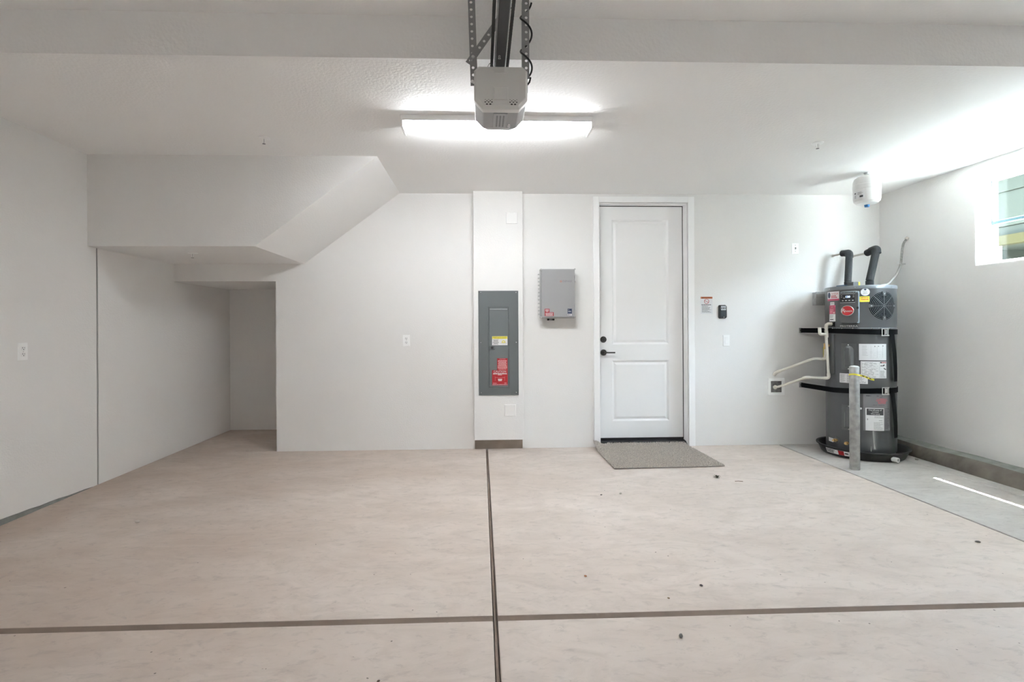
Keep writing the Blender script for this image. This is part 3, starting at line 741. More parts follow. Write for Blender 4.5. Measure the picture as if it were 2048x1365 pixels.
outlet(f_left(-1.668, 1.079, XL), (XL, -1.668, 1.021), 'white power outlet on the left side wall')
fs_ = f_back(2.511, 1.073, 0)
t = thing('light_switch', (2.511, 0, 1.015), 'white rocker light switch below the black wall control', 'light switch')
obj('plate', B(fs_).rect(-.0355, -.0575, .0355, .0575, 0, .006, .0025, seg=1), PLASTW, t, smooth=0)
obj('rocker_frame', B(fs_).rect(-.017, -.034, .017, .034, .006, .0075, .001, seg=1), mat('outlet_face', (.86, .86, .855), .4), t, smooth=0)
obj('rocker', B(fs_).add([(-.0145, -.031, .007), (.0145, -.031, .007), (.0145, -.002, .0085), (-.0145, -.002, .0085), (.0145, .031, .012), (-.0145, .031, .012), (-.0145, -.031, .0125), (.0145, -.031, .0125)], [(6, 7, 2, 3), (3, 2, 4, 5), (0, 1, 7, 6)]), PLASTW, t, smooth=0)
fj = f_back(3.2365, 2.015, 0)
t = thing('jack_plate', (3.2365, 0, 1.96), 'white wall plate with small dark jack near ceiling tank', 'wall plate')
obj('plate', B(fj).rect(-.0365, -.057, .0365, .057, 0, .006, .0025, seg=1), PLASTW, t, smooth=0)
obj('jack', B(fj).rrect(-.009, -.016, .009, .014, .004, .006, .009, .001), mat('outlet_face', (.86, .86, .855), .4), t, smooth=0)
obj('jack_opening', B(fj).rect(-.006, -.004, .006, .010, .009, .0095, seg=1).disc(0, -.010, .003, .003, .009, .0095, 8), SLOT, t, smooth=0)
for dv in (-.030, .034): obj('screw', B(fj).disc(0, dv, .003, .003, .006, .007, 8), INKG, t, smooth=0)

fn = f_back(2.308, 1.434, 0)
t = thing('warning_sign', (2.308, 0, 1.347), 'white paper warning sign with orange header beside the door', 'sign')
sg = obj('sheet', B(fn).rect(-.062, -.088, .062, .088, .0003, .0014, seg=1), LABW, t, smooth=0)
ink(fn, t, INKO, lambda b: b.rect(-.061, .068, .061, .087, .0014, .0018, seg=1), 'header')
ink(fn, sg, INK, lambda b: (text(b, 'WARNING', .008, .0775, .015, .0021, width=.076), b.add([(-.048, .070, .0021), (-.032, .070, .0021), (-.040, .085, .0021)], [(0, 1, 2)]), lines(b, -.054, .001, .048, .010, 1, .0021, .7, False, 1), lines(b, -.050, -.074, .050, -.002, 9, .0018, .35)))
ink(fn, sg, INKR, lambda b: (b.ring(0, .040, .021, .0255, .0014, .002, 28), b.bar(-.018, .048, .018, .030, .004, .0014, .0021)), 'prohibition_mark')
fd = f_back(2.471, 1.367, 0)
t = thing('opener_wall_control', (2.471, 0, 1.295), 'black wall control for the garage opener above the light switch', 'wall control')
obj('body', B(fd).rrect(-.042, -.070, .042, .070, .016, 0, .024, .006), BLACK, t, smooth=30)
kp = obj('keypad', B(fd).rrect(-.026, .014, .030, .060, .006, .022, .0262, .002), mat('keypad_grey', (.42, .45, .48), .4), t, smooth=30)
ink(fd, kp, INK, lambda b: (b.disc(0.003, .036, .007, .007, .0262, .0268, 12), b.disc(-.016, .036, .006, .007, .0262, .0268, 12), b.disc(.021, .036, .0045, .0055, .0262, .0268, 12)), 'buttons')
obj('push_bar', B(fd).rrect(-.030, -.050, .032, .008, .005, .022, .027, .002), mat('dark_slate_plastic', (.035, .045, .052), .35), t, smooth=30)
ink(fd, t, INKW, lambda b: b.rect(.0, -.058, .012, -.053, .0243, .0250, seg=1), 'print')

# ------------------------------------------------------------------ water heater
TX, TY, TR = 3.605, -.41, .28
def cy(th, z, R=TR): return f_cyl(TX, TY, R, th, z)
wh = thing('water_heater', (TX, TY, .03), 'tall dark grey cylindrical heat pump water heater', 'water heater')
obj('tank', B().lathe([(0, .032), (.262, .032), (.266, .045), (.266, .06), (.277, .065), (.277, 1.196), (0, 1.196)], TX, TY, 72), TANK, wh, smooth=40)
obj('shroud', B().lathe([(0, 1.196), (TR, 1.196), (TR, 1.556), (0, 1.556)], TX, TY, 72), TANK, wh, smooth=40)
lid = obj('lid', B().lathe([(0, 1.553), (TR + .004, 1.553), (TR + .005, 1.576), (TR, 1.585), (TR - .012, 1.586), (TR - .03, 1.580), (0, 1.582)], TX, TY, 72), LIDM, wh, smooth=40)
obj('seam_flange', B().lathe([(.2785, 1.192), (.2835, 1.192), (.2835, 1.199), (.2785, 1.199)], TX, TY, 72), LIDM, wh, smooth=40)
for th in (-66, -48, -20, 12, -85, -8): obj('screw', B(cy(th, 1.1955, .2835)).disc(0, 0, .005, .005, 0, .004, 8), CHROME, wh, smooth=0)
for th in (-92, -44, -12, 16): obj('screw', B(cy(th, 1.566, TR + .004)).disc(0, 0, .004, .004, 0, .004, 8), CHROME, wh, smooth=0)
# control box
Fc = cy(-53, 1.386)
cb_ = obj('control_box', B(Fc).rrect(-.0735, -.150, .0735, .150, .022, 0, .030, .008, k=12), CTRL, wh, smooth=35)
obj('bezel', B(Fc).rrect(.052, -.146, .0745, .146, .009, .002, .0285, .003), CTRLS, cb_, smooth=35)
obj('bezel', B(Fc).rrect(-.064, .128, .060, .148, .009, .006, .0300, .003), CTRLS, cb_, smooth=35)
dp = obj('display', B(Fc).rrect(-.062, .046, .044, .122, .006, .029, .0312, .001, k=12), BLACK, cb_, smooth=35)
def f(b):
    text(b, '120', -.004, .096, .024, .0318)
ink(Fc, cb_, SCREEN, f, 'digits')
ink(Fc, cb_, INKW, lambda b: [b.rect(-.048 + i * .024, .060, -.036 + i * .024, .0665, .0312, .0318, seg=1) for i in range(4)] + [b.rect(u, v, u + .010, v + .003, .0312, .0318, seg=1) for u, v in ((-.056, .108), (-.056, .094), (.030, .108), (.030, .094))] + [b.disc(-.032, .086, .005, .004, .0312, .0318, 8)], 'icons')
obj('display_frame', B(Fc).ring(-.009, .084, .0, .0001, .03, .0301, 4).rect(-.0635, .042, .0455, .046, .029, .0318).rect(-.0635, .122, .0455, .1245, .029, .0318), mat('silver_edge', (.45, .46, .47), .35, .5), cb_, smooth=0)
obj('port', B(Fc).rect(.055, -.016, .069, .004, .028, .0305, seg=1), BLACK, cb_, smooth=0)
Fl = cy(-55.0, 1.356)
em = obj('emblem', B(Fl).disc(0, 0, .0480, .0480, .029, .0335, 24, .002), mat('emblem_rim', (.66, .62, .60), .3, .6), cb_, smooth=35)
obj('emblem_field', B(Fl).disc(0, 0, .0430, .0430, .033, .0345, 24, .001), REDL, em, smooth=35)
ink(Fl, em, INKW, lambda b: (text(b, 'R', -.026, .001, .050, .0352), text(b, 'heem', .011, -.004, .028, .0352, width=.052)), 'lettering')
ink(cy(-55, 1.214), wh, INKW, lambda b: text(b, 'PROTERRA', 0, 0, .020, .0006, width=.142), 'lettering')
# stickers on the shroud
FH = cy(-86, 1.498)
s1 = obj('service_sticker', B(FH).rect(-.072, -.043, .072, .043, 0, .001), LABW, wh, smooth=0, label='white sticker with red strip')
ink(FH, s1, LABP, lambda b: b.rect(-.072, -.043, .072, -.026, .001, .0014), 'strip')
ink(FH, s1, INKB, lambda b: b.disc(-.046, .010, .020, .028, .001, .0014, 14), 'badge')
ink(FH, s1, INKR, lambda b: (text(b, '24-HOUR', .024, .020, .024, .0016, width=.078), lines(b, -.016, -.020, .064, .008, 2, .0014, .6)), 'lettering')
FS = cy(-87, 1.34)
s2 = obj('white_sticker', B(FS).rect(-.026, .072, .026, .101, 0, .001), LABW, wh, smooth=0)
ink(FS, s2, INKG, lambda b: lines(b, -.020, .082, .020, .094, 1, .0012))
s3 = obj('pink_sticker', B(FS).rect(-.038, -.010, .038, .072, 0, .001), LABP, wh, smooth=0)
ink(FS, s3, INKPK, lambda b: (lines(b, -.030, .002, .024, .042, 5, .0012, .3), lines(b, -.016, .050, .018, .060, 1, .0012), b.rect(.012, -.006, .032, .010, .001, .0014)))
s4 = obj('barcode_sticker', B(FS).rect(-.038, -.080, .038, -.011, 0, .001), LABW, wh, smooth=0)
ink(FS, s4, INK, lambda b: (lines(b, -.032, -.048, .020, -.018, 4, .0012, .3), b.rect(-.028, -.066, .016, -.058, .001, .0014)))
FR = cy(-29, 1.522)
s5 = obj('round_sticker', B(FR).disc(0, 0, .034, .034, 0, .001, 20), LABW, wh, smooth=0, label='round white sticker')
ink(FR, s5, INKB, lambda b: b.disc(0, .022, .009, .007, .001, .0014, 12)); ink(FR, s5, INKG, lambda b: lines(b, -.022, -.022, .022, .010, 4, .0012, .35, True))
FY = cy(-30, 1.458)
s6 = obj('yellow_sticker', B(FY).rect(-.037, -.025, .037, .025, 0, .001), LABY, wh, smooth=0, label='yellow caution sticker')
ink(FY, s6, INKR, lambda b: (lines(b, -.028, .006, .032, .018, 1, .0012, .5, True, .9), lines(b, -.028, -.010, .032, .002, 1, .0012, .7, True, .9)))
# fan grille
FF = cy(2.0, 1.396)
GR = .124
obj('fan_opening', B(FF).disc(0, 0, GR, GR, 0, .0012, 40), mat('fan_dark', (.004, .005, .007), .9, spec=0), wh, smooth=0)
gb = B(FF)
for i in range(9):
    r = .012 + i * .0128; gb.ring(0, 0, r, r + .0034, .001, .004, 56)
for a in range(8):
    t_ = a * PI / 4; gb.bar(.004 * math.cos(t_), .004 * math.sin(t_), GR * math.cos(t_), GR * math.sin(t_), .0034, .001, .0042)
fg = obj('fan_grille', gb, TANKD, wh, smooth=30)
for a in range(4):
    tb = B(FF); ub = B(FF)
    t_ = a * PI / 2; c_, s_ = math.cos(t_), math.sin(t_)
    def R_(p, q): return (p * c_ - q * s_, p * s_ + q * c_)
    pts = [(GR + .004, -.018), (GR - .030, -.011), (GR - .036, -.006), (GR - .038, 0), (GR - .036, .006), (GR - .030, .011), (GR + .004, .018)]
    P2 = [R_(*p) for p in pts]
    for p, q in zip(P2[:-1], P2[1:]): ub.bar(*p, *q, .005, .001, .0066)
    for k_ in range(5):
        p0 = R_(GR - .030 + k_ * .007, -.0105 - k_ * .0012); p1 = R_(GR - .030 + k_ * .007, .0105 + k_ * .0012); tb.bar(*p0, *p1, .0074, .001, .0058)
    obj('mounting_tab', tb, TANKD, fg, smooth=0); obj('tab_outline', ub, SLOT, fg, smooth=0)
for a in range(4):
    t_ = a * PI / 2; obj('screw', B(FF).disc(.108 * math.cos(t_), .108 * math.sin(t_), .004, .004, .0055, .008, 8), CHROME, fg, smooth=0)
# access panels with arched embossing
def access(th, z0, z1):
    Fa = cy(th, 0, .277)
    p = obj('access_panel', B(Fa).rect(-.060, z0, .060, z1, 0, .003, .001), TANKD, wh, smooth=0, bevel=.0008)
    obj('emboss', B(Fa).arch(-.040, z0 + .014, .040, z1 - .018, .003, .020, .018, both=False), TANKD, p, smooth=40)
    for z_ in (z0 + .010, z1 - .010): obj('screw', B(Fa).disc(0, z_, .005, .005, .003, .006, 8), CHROME, p, smooth=0)
access(-55.5, .812, 1.052); access(-55.5, .257, .488)
obj('jacket_seam', B(cy(-86, 0, .277)).rect(-.024, .76, .024, 1.14, 0, .006, .004), TANK, wh, smooth=0, bevel=.002)
# paper labels on the tank
F1 = cy(-16.3, .979, .277)
p1 = obj('wiring_label', B(F1).rect(-.110, -.074, .110, .074, 0, .001), LABW, wh, smooth=0, label='white wiring diagram label')
ink(F1, p1, INKG, lambda b: (lines(b, -.086, -.035, -.040, .062, 9, .0012, .14), lines(b, -.030, -.060, .090, .010, 6, .0012, .06, False, .8), [b.bar(-.020 + i * .012, -.050, -.020 + i * .012, .060, .0008, .001, .0013) for i in (0, 4, 8)], b.disc(.01, .052, .004, .006, .001, .0013, 8), b.disc(.04, .053, .005, .004, .001, .0013, 8), b.disc(.078, .056, .006, .005, .001, .0013, 8)))
F2_ = cy(-15, .82, .277)
p2 = obj('danger_label', B(F2_).rect(-.104, -.076, .104, .076, 0, .001), LABW, wh, smooth=0, label='white danger label with red header')
ink(F2_, p2, RED, lambda b: b.rect(.046, .060, .100, .072, .001, .0014), 'header')
ink(F2_, p2, INKW, lambda b: text(b, 'DANGER', .078, .066, .011, .0018, width=.036), 'lettering')
ink(F2_, p2, INK, lambda b: (b.rect(.046, .060, .058, .072, .0013, .0016), b.bar(.050, .036, .060, .036, .010, .001, .0014), b.bar(.066, .034, .086, .044, .010, .001, .0014), b.bar(.078, .014, .100, .002, .008, .001, .0014), b.bar(.040, -.074, .040, .074, .0008, .001, .0014)))
ink(F2_, p2, INKG, lambda b: (lines(b, -.098, -.070, .034, .068, 22, .0012, .4), lines(b, .046, -.070, .100, -.006, 9, .0012, .4)))
F3_ = cy(-48.6, .734, .277)
p3 = obj('rating_label', B(F3_).rect(-.111, -.043, .111, .043, 0, .001), LABW, wh, smooth=0)
ink(F3_, p3, INKG, lambda b: (lines(b, -.104, -.038, -.058, .036, 12, .0012, .4), lines(b, -.048, -.038, .0, .036, 8, .0012, .4), lines(b, .01, -.038, .1, .036, 10, .0012, .4)))
F4_ = cy(-9.8, .436, .277)
pk = obj('document_pouch', B(F4_).cols([(-.112 + .015 * 0, -.166, .164)] + [(-.112 + .224 * i / 14, -.166, .166) for i in range(1, 15)], 0, .004), POUCH, wh, smooth=0, label='clear plastic document pouch')
ink(F4_, pk, INKR, lambda b: lines(b, -.020, .078, .088, .128, 6, .0043, .45, True)); ink(F4_, pk, INK, lambda b: (lines(b, .015, .132, .05, .140, 1, .0043), lines(b, -.04, .062, .09, .072, 1, .0043, .3), lines(b, .058, -.15, .100, .04, 14, .0043, .3), lines(b, -.09, .144, .1, .154, 1, .0043, .7)))
ce = obj('certificate', B(F4_).rect(-.096, -.163, .050, .040, .004, .0055), LABW, pk, smooth=0, label='white warranty certificate with black header')
b = B(F4_); b.rect(-.088, -.024, .044, .034, .0055, .0060); obj('header', b, INK, ce, smooth=0) if False else obj('certificate_header', b, INK, wh, smooth=0)
b = B(F4_); text(b, 'Certificate of', -.022, .022, .019, .0064); text(b, 'Limited', -.022, .005, .017, .0064); text(b, 'Warranty', -.022, -.012, .018, .0064); obj('certificate_title', b, INKW, wh, smooth=0)
b = B(F4_); lines(b, -.035, -.155, .046, -.085, 9, .0058, .3); lines(b, -.03, -.05, .046, -.030, 2, .0058, .3); b.rect(-.084, -.070, -.078, -.054, .0055, .006); lines(b, .005, -.075, .046, -.066, 1, .0058, .4); obj('certificate_text', b, INKG, wh, smooth=0)
# scratch
obj('scratch', B(cy(-21, .0, .277)).cols([(-.003, .086, .10), (0, .082, .135), (.0035, .080, .10)], 0, .0006), mat('bare_scratch', (.45, .46, .46), .5), wh, smooth=0)
# drain valves
for th, zv in ((-78, .145), (-58, .137)):
    Fv = cy(th, zv, .277)
    er = obj('valve_rosette', B(Fv).disc(0, 0, .030, .030, 0, .003, 18, .002), TANKD, wh, smooth=0)
    b = B(Fv)
    for r, w0_, w1_ in ((.013, .003, .020), (.016, .020, .028), (.011, .028, .045)): b.disc(0, 0, r, r, w0_, w1_, 12, .001)
    obj('drain_valve', b, BRASS, wh, smooth=30)
obj('valve_tag', B(cy(-93, .134, .277)).rect(-.034, -.018, .034, .018, .001, .002), LABW, wh, smooth=0)
obj('condensate_port', B(cy(-84, 1.232)).rect(-.016, -.022, .016, .022, 0, .012, .002), BLACK, wh, smooth=0)
# curled energy label at the left edge of the tank
b = B(); vs = []; k = 8
for i in range(k + 1):
    t_ = i / k; x = 3.345 - .062 * t_; y = -.30 - .05 * t_ - .02 * math.sin(t_ * 3); vs += [(x, y, .895 + .01 * t_), (x, y, 1.040 - .03 * t_ * t_)]
b.add(vs, [(2 * i, 2 * i + 2, 2 * i + 3, 2 * i + 1) for i in range(k)]); b2 = b
vs2 = [(x + .0015, y + .001, z_) for x, y, z_ in vs]; b.add(vs2, [(2 * i, 2 * i + 2, 2 * i + 3, 2 * i + 1) for i in range(k)])
obj('energy_label', b, ENERGY, wh, smooth=40)
# top fittings
tj = obj('junction_box', B().box(3.438, -.55, 1.580, 3.500, -.47, 1.624), TANKD, wh, smooth=0, bevel=.003)
obj('junction_sticker', B().box(3.486, -.5515, 1.590, 3.5015, -.49, 1.622), LABY, tj, smooth=0)
obj('air_filter', B().box(3.41, -.46, 1.580, 3.47, -.36, 1.604), mat('filter_blue_grey', (.10, .15, .22), .5), wh, smooth=0, bevel=.004)
PORTS = [(3.615, -.240), (3.765, -.330)]
for x, y in PORTS: obj('nipple', B().lathe([(.012, 1.578), (.012, 1.592), (.017, 1.592), (.017, 1.604), (.011, 1.606), (.011, 1.640)], x, y, 12), CHROME, wh, smooth=30)
# relief valve
obj('relief_valve', B().tube([(3.335, -.37, 1.030), (3.300, -.36, 1.030)], .013, 10).tube([(3.302, -.36, 1.05), (3.302, -.36, .995)], .014, 10), BRASS, wh, smooth=40)

# insulated pipes
def foam_pipe(name_lab, port, wall, elbow, r):
    t = thing('insulated_pipe', (wall[0], 0, wall[2]), name_lab, 'pipe', 'foam insulated water pipes')
    obj('bare_pipe', B().tube([(wall[0], .0, wall[2]), (wall[0], elbow[1] * .62, wall[2] + .004)], .0105, 12), COPPER, t, smooth=60)
    obj('coupling', B().tube([(wall[0], elbow[1] * .55, wall[2] + .003), (wall[0], elbow[1] * .64, wall[2] + .004)], .014, 12), COPPER, t, smooth=60)
    obj('flange', B().tube([(wall[0], -.001, wall[2]), (wall[0], -.004, wall[2])], .018, 12), COPPER, t, smooth=40)
    P = fillet([(wall[0], elbow[1] * .60, wall[2] + .004), (elbow[0] , elbow[1] * .97, elbow[2]), (elbow[0] * .35 + port[0] * .65, elbow[1] * .35 + port[1] * .65, 1.77), (port[0], port[1], 1.655)], .055, 8)
    obj('foam_sleeve', B().tube(P, r, 16), FOAM, t, smooth=60)
    obj('foam_elbow', B().tube(fillet([(wall[0] * .4 + elbow[0] * .6, elbow[1] * .75, wall[2] * .4 + elbow[2] * .6), (elbow[0], elbow[1] * .97, elbow[2]), (elbow[0] - .004, elbow[1], elbow[2] - .05)], .05, 8), r * 1.07, 16), FOAM, t, smooth=60)
    obj('foam_collar', B().tube([(port[0], port[1], 1.612), (port[0], port[1], 1.652)], r * 1.04, 16), FOAM, t, smooth=60)
foam_pipe('left of two black foam wrapped pipes above water heater', PORTS[0], (3.632, 0, 1.940), (3.640, -.235, 1.940), .031)
foam_pipe('right of two black foam wrapped pipes above water heater', PORTS[1], (3.845, 0, 1.936), (3.848, -.325, 1.968), .033)

# flexible conduit
b = B(); P = fillet([(3.735, -.50, 1.588), (3.84, -.46, 1.605), (4.02, -.36, 1.72), (4.105, -.30, 1.82), (4.108, -.305, 1.93), (4.105, -.33, 2.02), (4.128, -.348, 2.062)], .09, 10)
Q = []; RR = []; acc = 0
pts = [Vector(p) for p in P]; i = 0
total = sum((pts[i + 1] - pts[i]).length for i in range(len(pts) - 1)); N_ = int(total / .0060)
def along(d):
    for i in range(len(pts) - 1):
        L = (pts[i + 1] - pts[i]).length
        if d <= L: return pts[i].lerp(pts[i + 1], d / L)
        d -= L
    return pts[-1]
for i in range(N_ + 1): Q.append(along(total * i / N_)); RR.append(.0120 if i % 2 else .0082)
t = thing('flexible_conduit', (4.12, -.32, 1.6), 'corrugated metal flexible conduit clipped to the right wall', 'conduit')
obj('conduit', b.tube(Q, RR, 10), mat('dull_conduit_metal', (.40, .39, .37), .55, .25), t, smooth=0)
obj('clip', B().box(4.085, -.325, 1.808, 4.132, -.275, 1.824), CHROME, t, smooth=0, bevel=.002)
obj('connector', B().tube([(4.118, -.343, 2.052), (4.133, -.349, 2.068)], .016, 12), COPPER, t, smooth=30)
obj('connector', B().tube([(3.735, -.50, 1.588), (3.80, -.475, 1.597)], .014, 12), COPPER, t, smooth=30)

# grey steel box behind the heater
t = thing('steel_box', (3.50, 0, 1.43), 'grey galvanised steel box on the wall behind water heater', 'electrical box')
obj('box', B().box(3.415, -.06, 1.430, 3.60, 0, 1.562), STEEL, t, smooth=0, bevel=.002)
obj('cover', B().box(3.411, -.066, 1.427, 3.60, -.058, 1.566), mat('brushed_steel_cover', (.42, .41, .40), .5, .15, var=(60, .1)), t, smooth=0, bevel=.002)
obj('cover_fold', B().box(3.425, -.0685, 1.519, 3.60, -.065, 1.522), STEEL, t, smooth=0)

# condensate drain pipe
t = thing('condensate_pipe', (3.28, -.42, .7), 'white plastic drain pipe with open vent elbow down heater side', 'pipe')
pr_ = .0115
obj('pipe', B().tube(fillet([(3.335, -.43, 1.236), (3.268, -.425, 1.236), (3.270, -.42, 1.10), (3.292, -.42, .722), (3.13, -.335, .722), (3.030, -.02, .592), (3.020, .045, .592)], .022, 6), pr_, 12), PVC, t, smooth=60)
obj('elbow', B().tube(fillet([(3.322, -.429, 1.236), (3.268, -.425, 1.236), (3.269, -.422, 1.185)], .03, 6), .0155, 12), PVC, t, smooth=60)
obj('tee', B().tube([(3.270, -.42, 1.178), (3.274, -.42, 1.108)], .0155, 12).tube([(3.272, -.42, 1.140), (3.225, -.42, 1.137)], .0125, 12), PVC, t, smooth=60)
obj('vent_elbow', B().tube(fillet([(3.240, -.42, 1.138), (3.208, -.42, 1.138), (3.205, -.42, 1.205)], .028, 6), .0142, 12), PVC, t, smooth=60)
obj('elbow', B().tube(fillet([(3.289, -.42, .765), (3.292, -.42, .722), (3.255, -.402, .722)], .02, 6), .0150, 12), PVC, t, smooth=60)
obj('elbow', B().tube(fillet([(3.16, -.350, .722), (3.13, -.335, .722), (3.12, -.30, .710)], .02, 6), .0148, 12), PVC, t, smooth=60)
# relief discharge pipe
t = thing('relief_pipe', (3.2, -.3, .73), 'cream relief pipe entering the wall above the drain box', 'pipe')
obj('pipe', B().tube(fillet([(3.302, -.36, .998), (3.302, -.36, .898), (3.198, -.345, .905), (3.022, -.03, .748), (3.012, .0, .735)], .022, 6), .0125, 12), PVC, t, smooth=60)
obj('elbow', B().tube(fillet([(3.302, -.36, .935), (3.302, -.36, .898), (3.265, -.355, .900)], .02, 6), .0155, 12), PVC, t, smooth=60)
obj('elbow', B().tube(fillet([(3.040, -.062, .764), (3.018, -.022, .745), (3.005, -.005, .712)], .02, 6), .0155, 12), PVC, t, smooth=60)

# drain box in the wall
t = thing('drain_box', (3.029, 0, .506), 'square white recessed drain box low on the wall left of water heater', 'drain box')
fx = f_back(3.0285, .594, 0)
b = B(fx); vs = []
for h, w in ((.088, 0), (.086, .010), (.060, .012), (.057, .0005)): vs += [(-h, -h, w), (h, -h, w), (h, h, w), (-h, h, w)]
b.add(vs, [(4 * j + q, 4 * j + (q + 1) % 4, 4 * j + 4 + (q + 1) % 4, 4 * j + 4 + q) for j in range(3) for q in range(4)])
obj('frame', b, PLASTW, t, smooth=0, bevel=.002)
obj('back', B(fx).rect(-.058, -.058, .058, .058, .0004, .0012, seg=1), mat('drain_box_grey', (.14, .135, .13), .7, var=(40, .5)), t, smooth=0)
obj('fitting', B(fx).disc(-.01, -.005, .022, .022, .0012, .006, 14, .002), PVC, t, smooth=0)

# seismic straps
def strap(zl, zf, lab, tail_end, tail_dx):
    t = thing('seismic_strap', (TX, TY - TR, zl), lab, 'strap', 'black heater straps')
    Rr = TR + .0015; A = Vector((3.288, -.006)); C = Vector((TX, TY))
    d = A - C; L = d.length; al = math.acos(Rr / L); base = math.atan2(d.y, d.x)
    a0 = base + al            # tangent point on the front-left
    path = [(A.x, A.y, zl)]
    a0 = a0 if a0 > 0 else a0 + 2 * PI
    a1 = 2 * PI + math.radians(35); k = 40
    for i in range(k + 1):
        a = a0 + (a1 - a0) * i / k; z_ = zl + (zf - zl) * min(1, i / 14)
        path.append((C.x + Rr * math.cos(a), C.y + Rr * math.sin(a), z_))
    obj('band', B().ribbon(path, .047, .002), BELT, t, smooth=40)
    obj('wall_bracket', B().box(3.270, -.012, zl - .026, 3.300, 0, zl + .026).box(3.296, -.016, zl - .025, 3.300, 0, zl + .025), STEEL, t, smooth=0, bevel=.002)
    obj('bracket_bolt', B(f_back(3.282, zl, -.012)).disc(0, 0, .006, .006, 0, .004, 8), CHROME, t, smooth=0)
    Fb = cy(2.6, zf, TR + .002)
    bu = B(Fb)
    for u0, v0, u1, v1 in ((-.036, -.036, .036, -.026), (-.034, .026, .036, .034), (.022, -.03, .030, .03), (-.034, -.03, -.026, .03)): bu.rect(u0, v0, u1, v1, 0, .010)
    bu.cols([(-.012, -.03, .03), (-.004, -.022, .024), (.004, -.018, .02), (.010, -.022, .024), (.016, -.03, .03)], .002, .012)
    obj('buckle', bu, CHROME, t, smooth=0)
    b = B(); vs = []; k = 14
    for i in range(k + 1):
        s_ = i / k; z_ = zf - .02 + (tail_end - zf + .02) * s_; th = math.radians(17 + 9 * s_ * s_); r = TR + .012 + .012 * math.sin(s_ * PI)
        for dth in (-.088, .088):
            for dr_ in (0, .002): vs.append((TX + (r + dr_) * math.sin(th + dth), TY - (r + dr_) * math.cos(th + dth), z_))
    b.add(vs, [f_ for i in range(k) for f_ in ((4 * i, 4 * i + 2, 4 * i + 6, 4 * i + 4), (4 * i + 1, 4 * i + 5, 4 * i + 7, 4 * i + 3), (4 * i, 4 * i + 4, 4 * i + 5, 4 * i + 1), (4 * i + 2, 4 * i + 3, 4 * i + 7, 4 * i + 6))])
    obj('loose_tail', b, BELT, t, smooth=40)
strap(1.172, 1.160, 'upper black steel strap around the water heater', .713, 0)
strap(.612, .632, 'lower black steel strap around the water heater', .205, 0)

# drain pan
t = thing('drain_pan', (TX, TY, 0), 'round black plastic drain pan under the water heater', 'drain pan')
PCX, PCY = 3.622, -.405
obj('pan', B().lathe([(0, .002), (.325, .002), (.332, .010), (.358, .074), (.372, .080), (.372, .088), (.352, .086), (.322, .024), (.315, .020), (0, .020)], PCX, PCY, 72), BLACKP, t, smooth=30)
obj('drain_fitting', B().tube([(3.64, -.745, .034), (3.655, -.790, .034)], .021, 16), PLASTW, t, smooth=30)
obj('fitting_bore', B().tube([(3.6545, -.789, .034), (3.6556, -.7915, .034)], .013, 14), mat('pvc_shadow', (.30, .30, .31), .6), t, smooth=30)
FPn = f_cyl(PCX, PCY, .349, -70, .046)
vs_l = lambda u, v, w: FPn(u, v, w + v * .40)
pl = obj('pan_label', B(vs_l).rect(-.115, -.021, .115, .021, .0, .0015), LABW, t, smooth=0, label='white pan sticker with red block')
ink(vs_l, pl, RED, lambda b: b.rect(.012, -.0205, .062, .0205, .0015, .0020)); ink(vs_l, pl, INK, lambda b: (lines(b, -.108, -.015, .0, .016, 3, .0018, .55), lines(b, .068, -.008, .108, .010, 1, .0018, .7)))

# bollard with caution tape
BX, BY, BR, BH = 3.154, -.935, .0375, .872
t = thing('bollard', (BX, BY, 0), 'weathered galvanised steel pipe bollard in front of water heater', 'bollard')
obj('pipe', B().lathe([(BR, 0), (BR, BH - .003), (BR - .002, BH)], BX, BY, 32), BOLL, t, smooth=40)
obj('cap', B().lathe([(BR - .002, BH - .001), (BR - .012, BH + .006), (0, BH + .010)], BX, BY, 32), mat('cement_cap', (.50, .50, .49), .8), t, smooth=40)
obj('floor_patch', B().lathe([(.054, .0), (.049, .003), (.041, .004)], BX + .006, BY, 14), mat('pale_mortar', (.55, .53, .5), .9), t, smooth=0)
obj('bolt', B().tube([(BX + .035, BY - .012, .52), (BX + .049, BY - .014, .52)], .008, 8), STEEL, t, smooth=30)
t = thing('caution_tape', (BX, BY, .79), 'scrap of yellow caution tape tied around the bollard', 'tape')
b = B(); path = [(BX + (BR + .001) * math.sin(a), BY - (BR + .001) * math.cos(a), .806 - .005 * math.sin(a * 2)) for a in [(-PI + .2) + i * (2 * PI - .4) / 30 for i in range(31)]]
obj('loop', b.ribbon([(p[0], p[1], p[2]) for p in path], .013, .0015), TAPE, t, smooth=40)
b = B(); b.ribbon([(BX + .034, BY - .016, .801), (BX + .058, BY - .036, .792), (BX + .082, BY - .048, .780), (BX + .104, BY - .058, .770), (BX + .122, BY - .064, .766)], .016, .0015)
tl = obj('loose_end', b, TAPE, t, smooth=40)
b = B()
for q in (0, 1, 2): b.ribbon([(BX + .046 + q * .021, BY - .0275 - q * .0125, .7975 - q * .0095), (BX + .058 + q * .021, BY - .0375 - q * .0115, .7925 - q * .0095)], .007, .0034)
obj('tape_print', b, INK, tl, smooth=0)

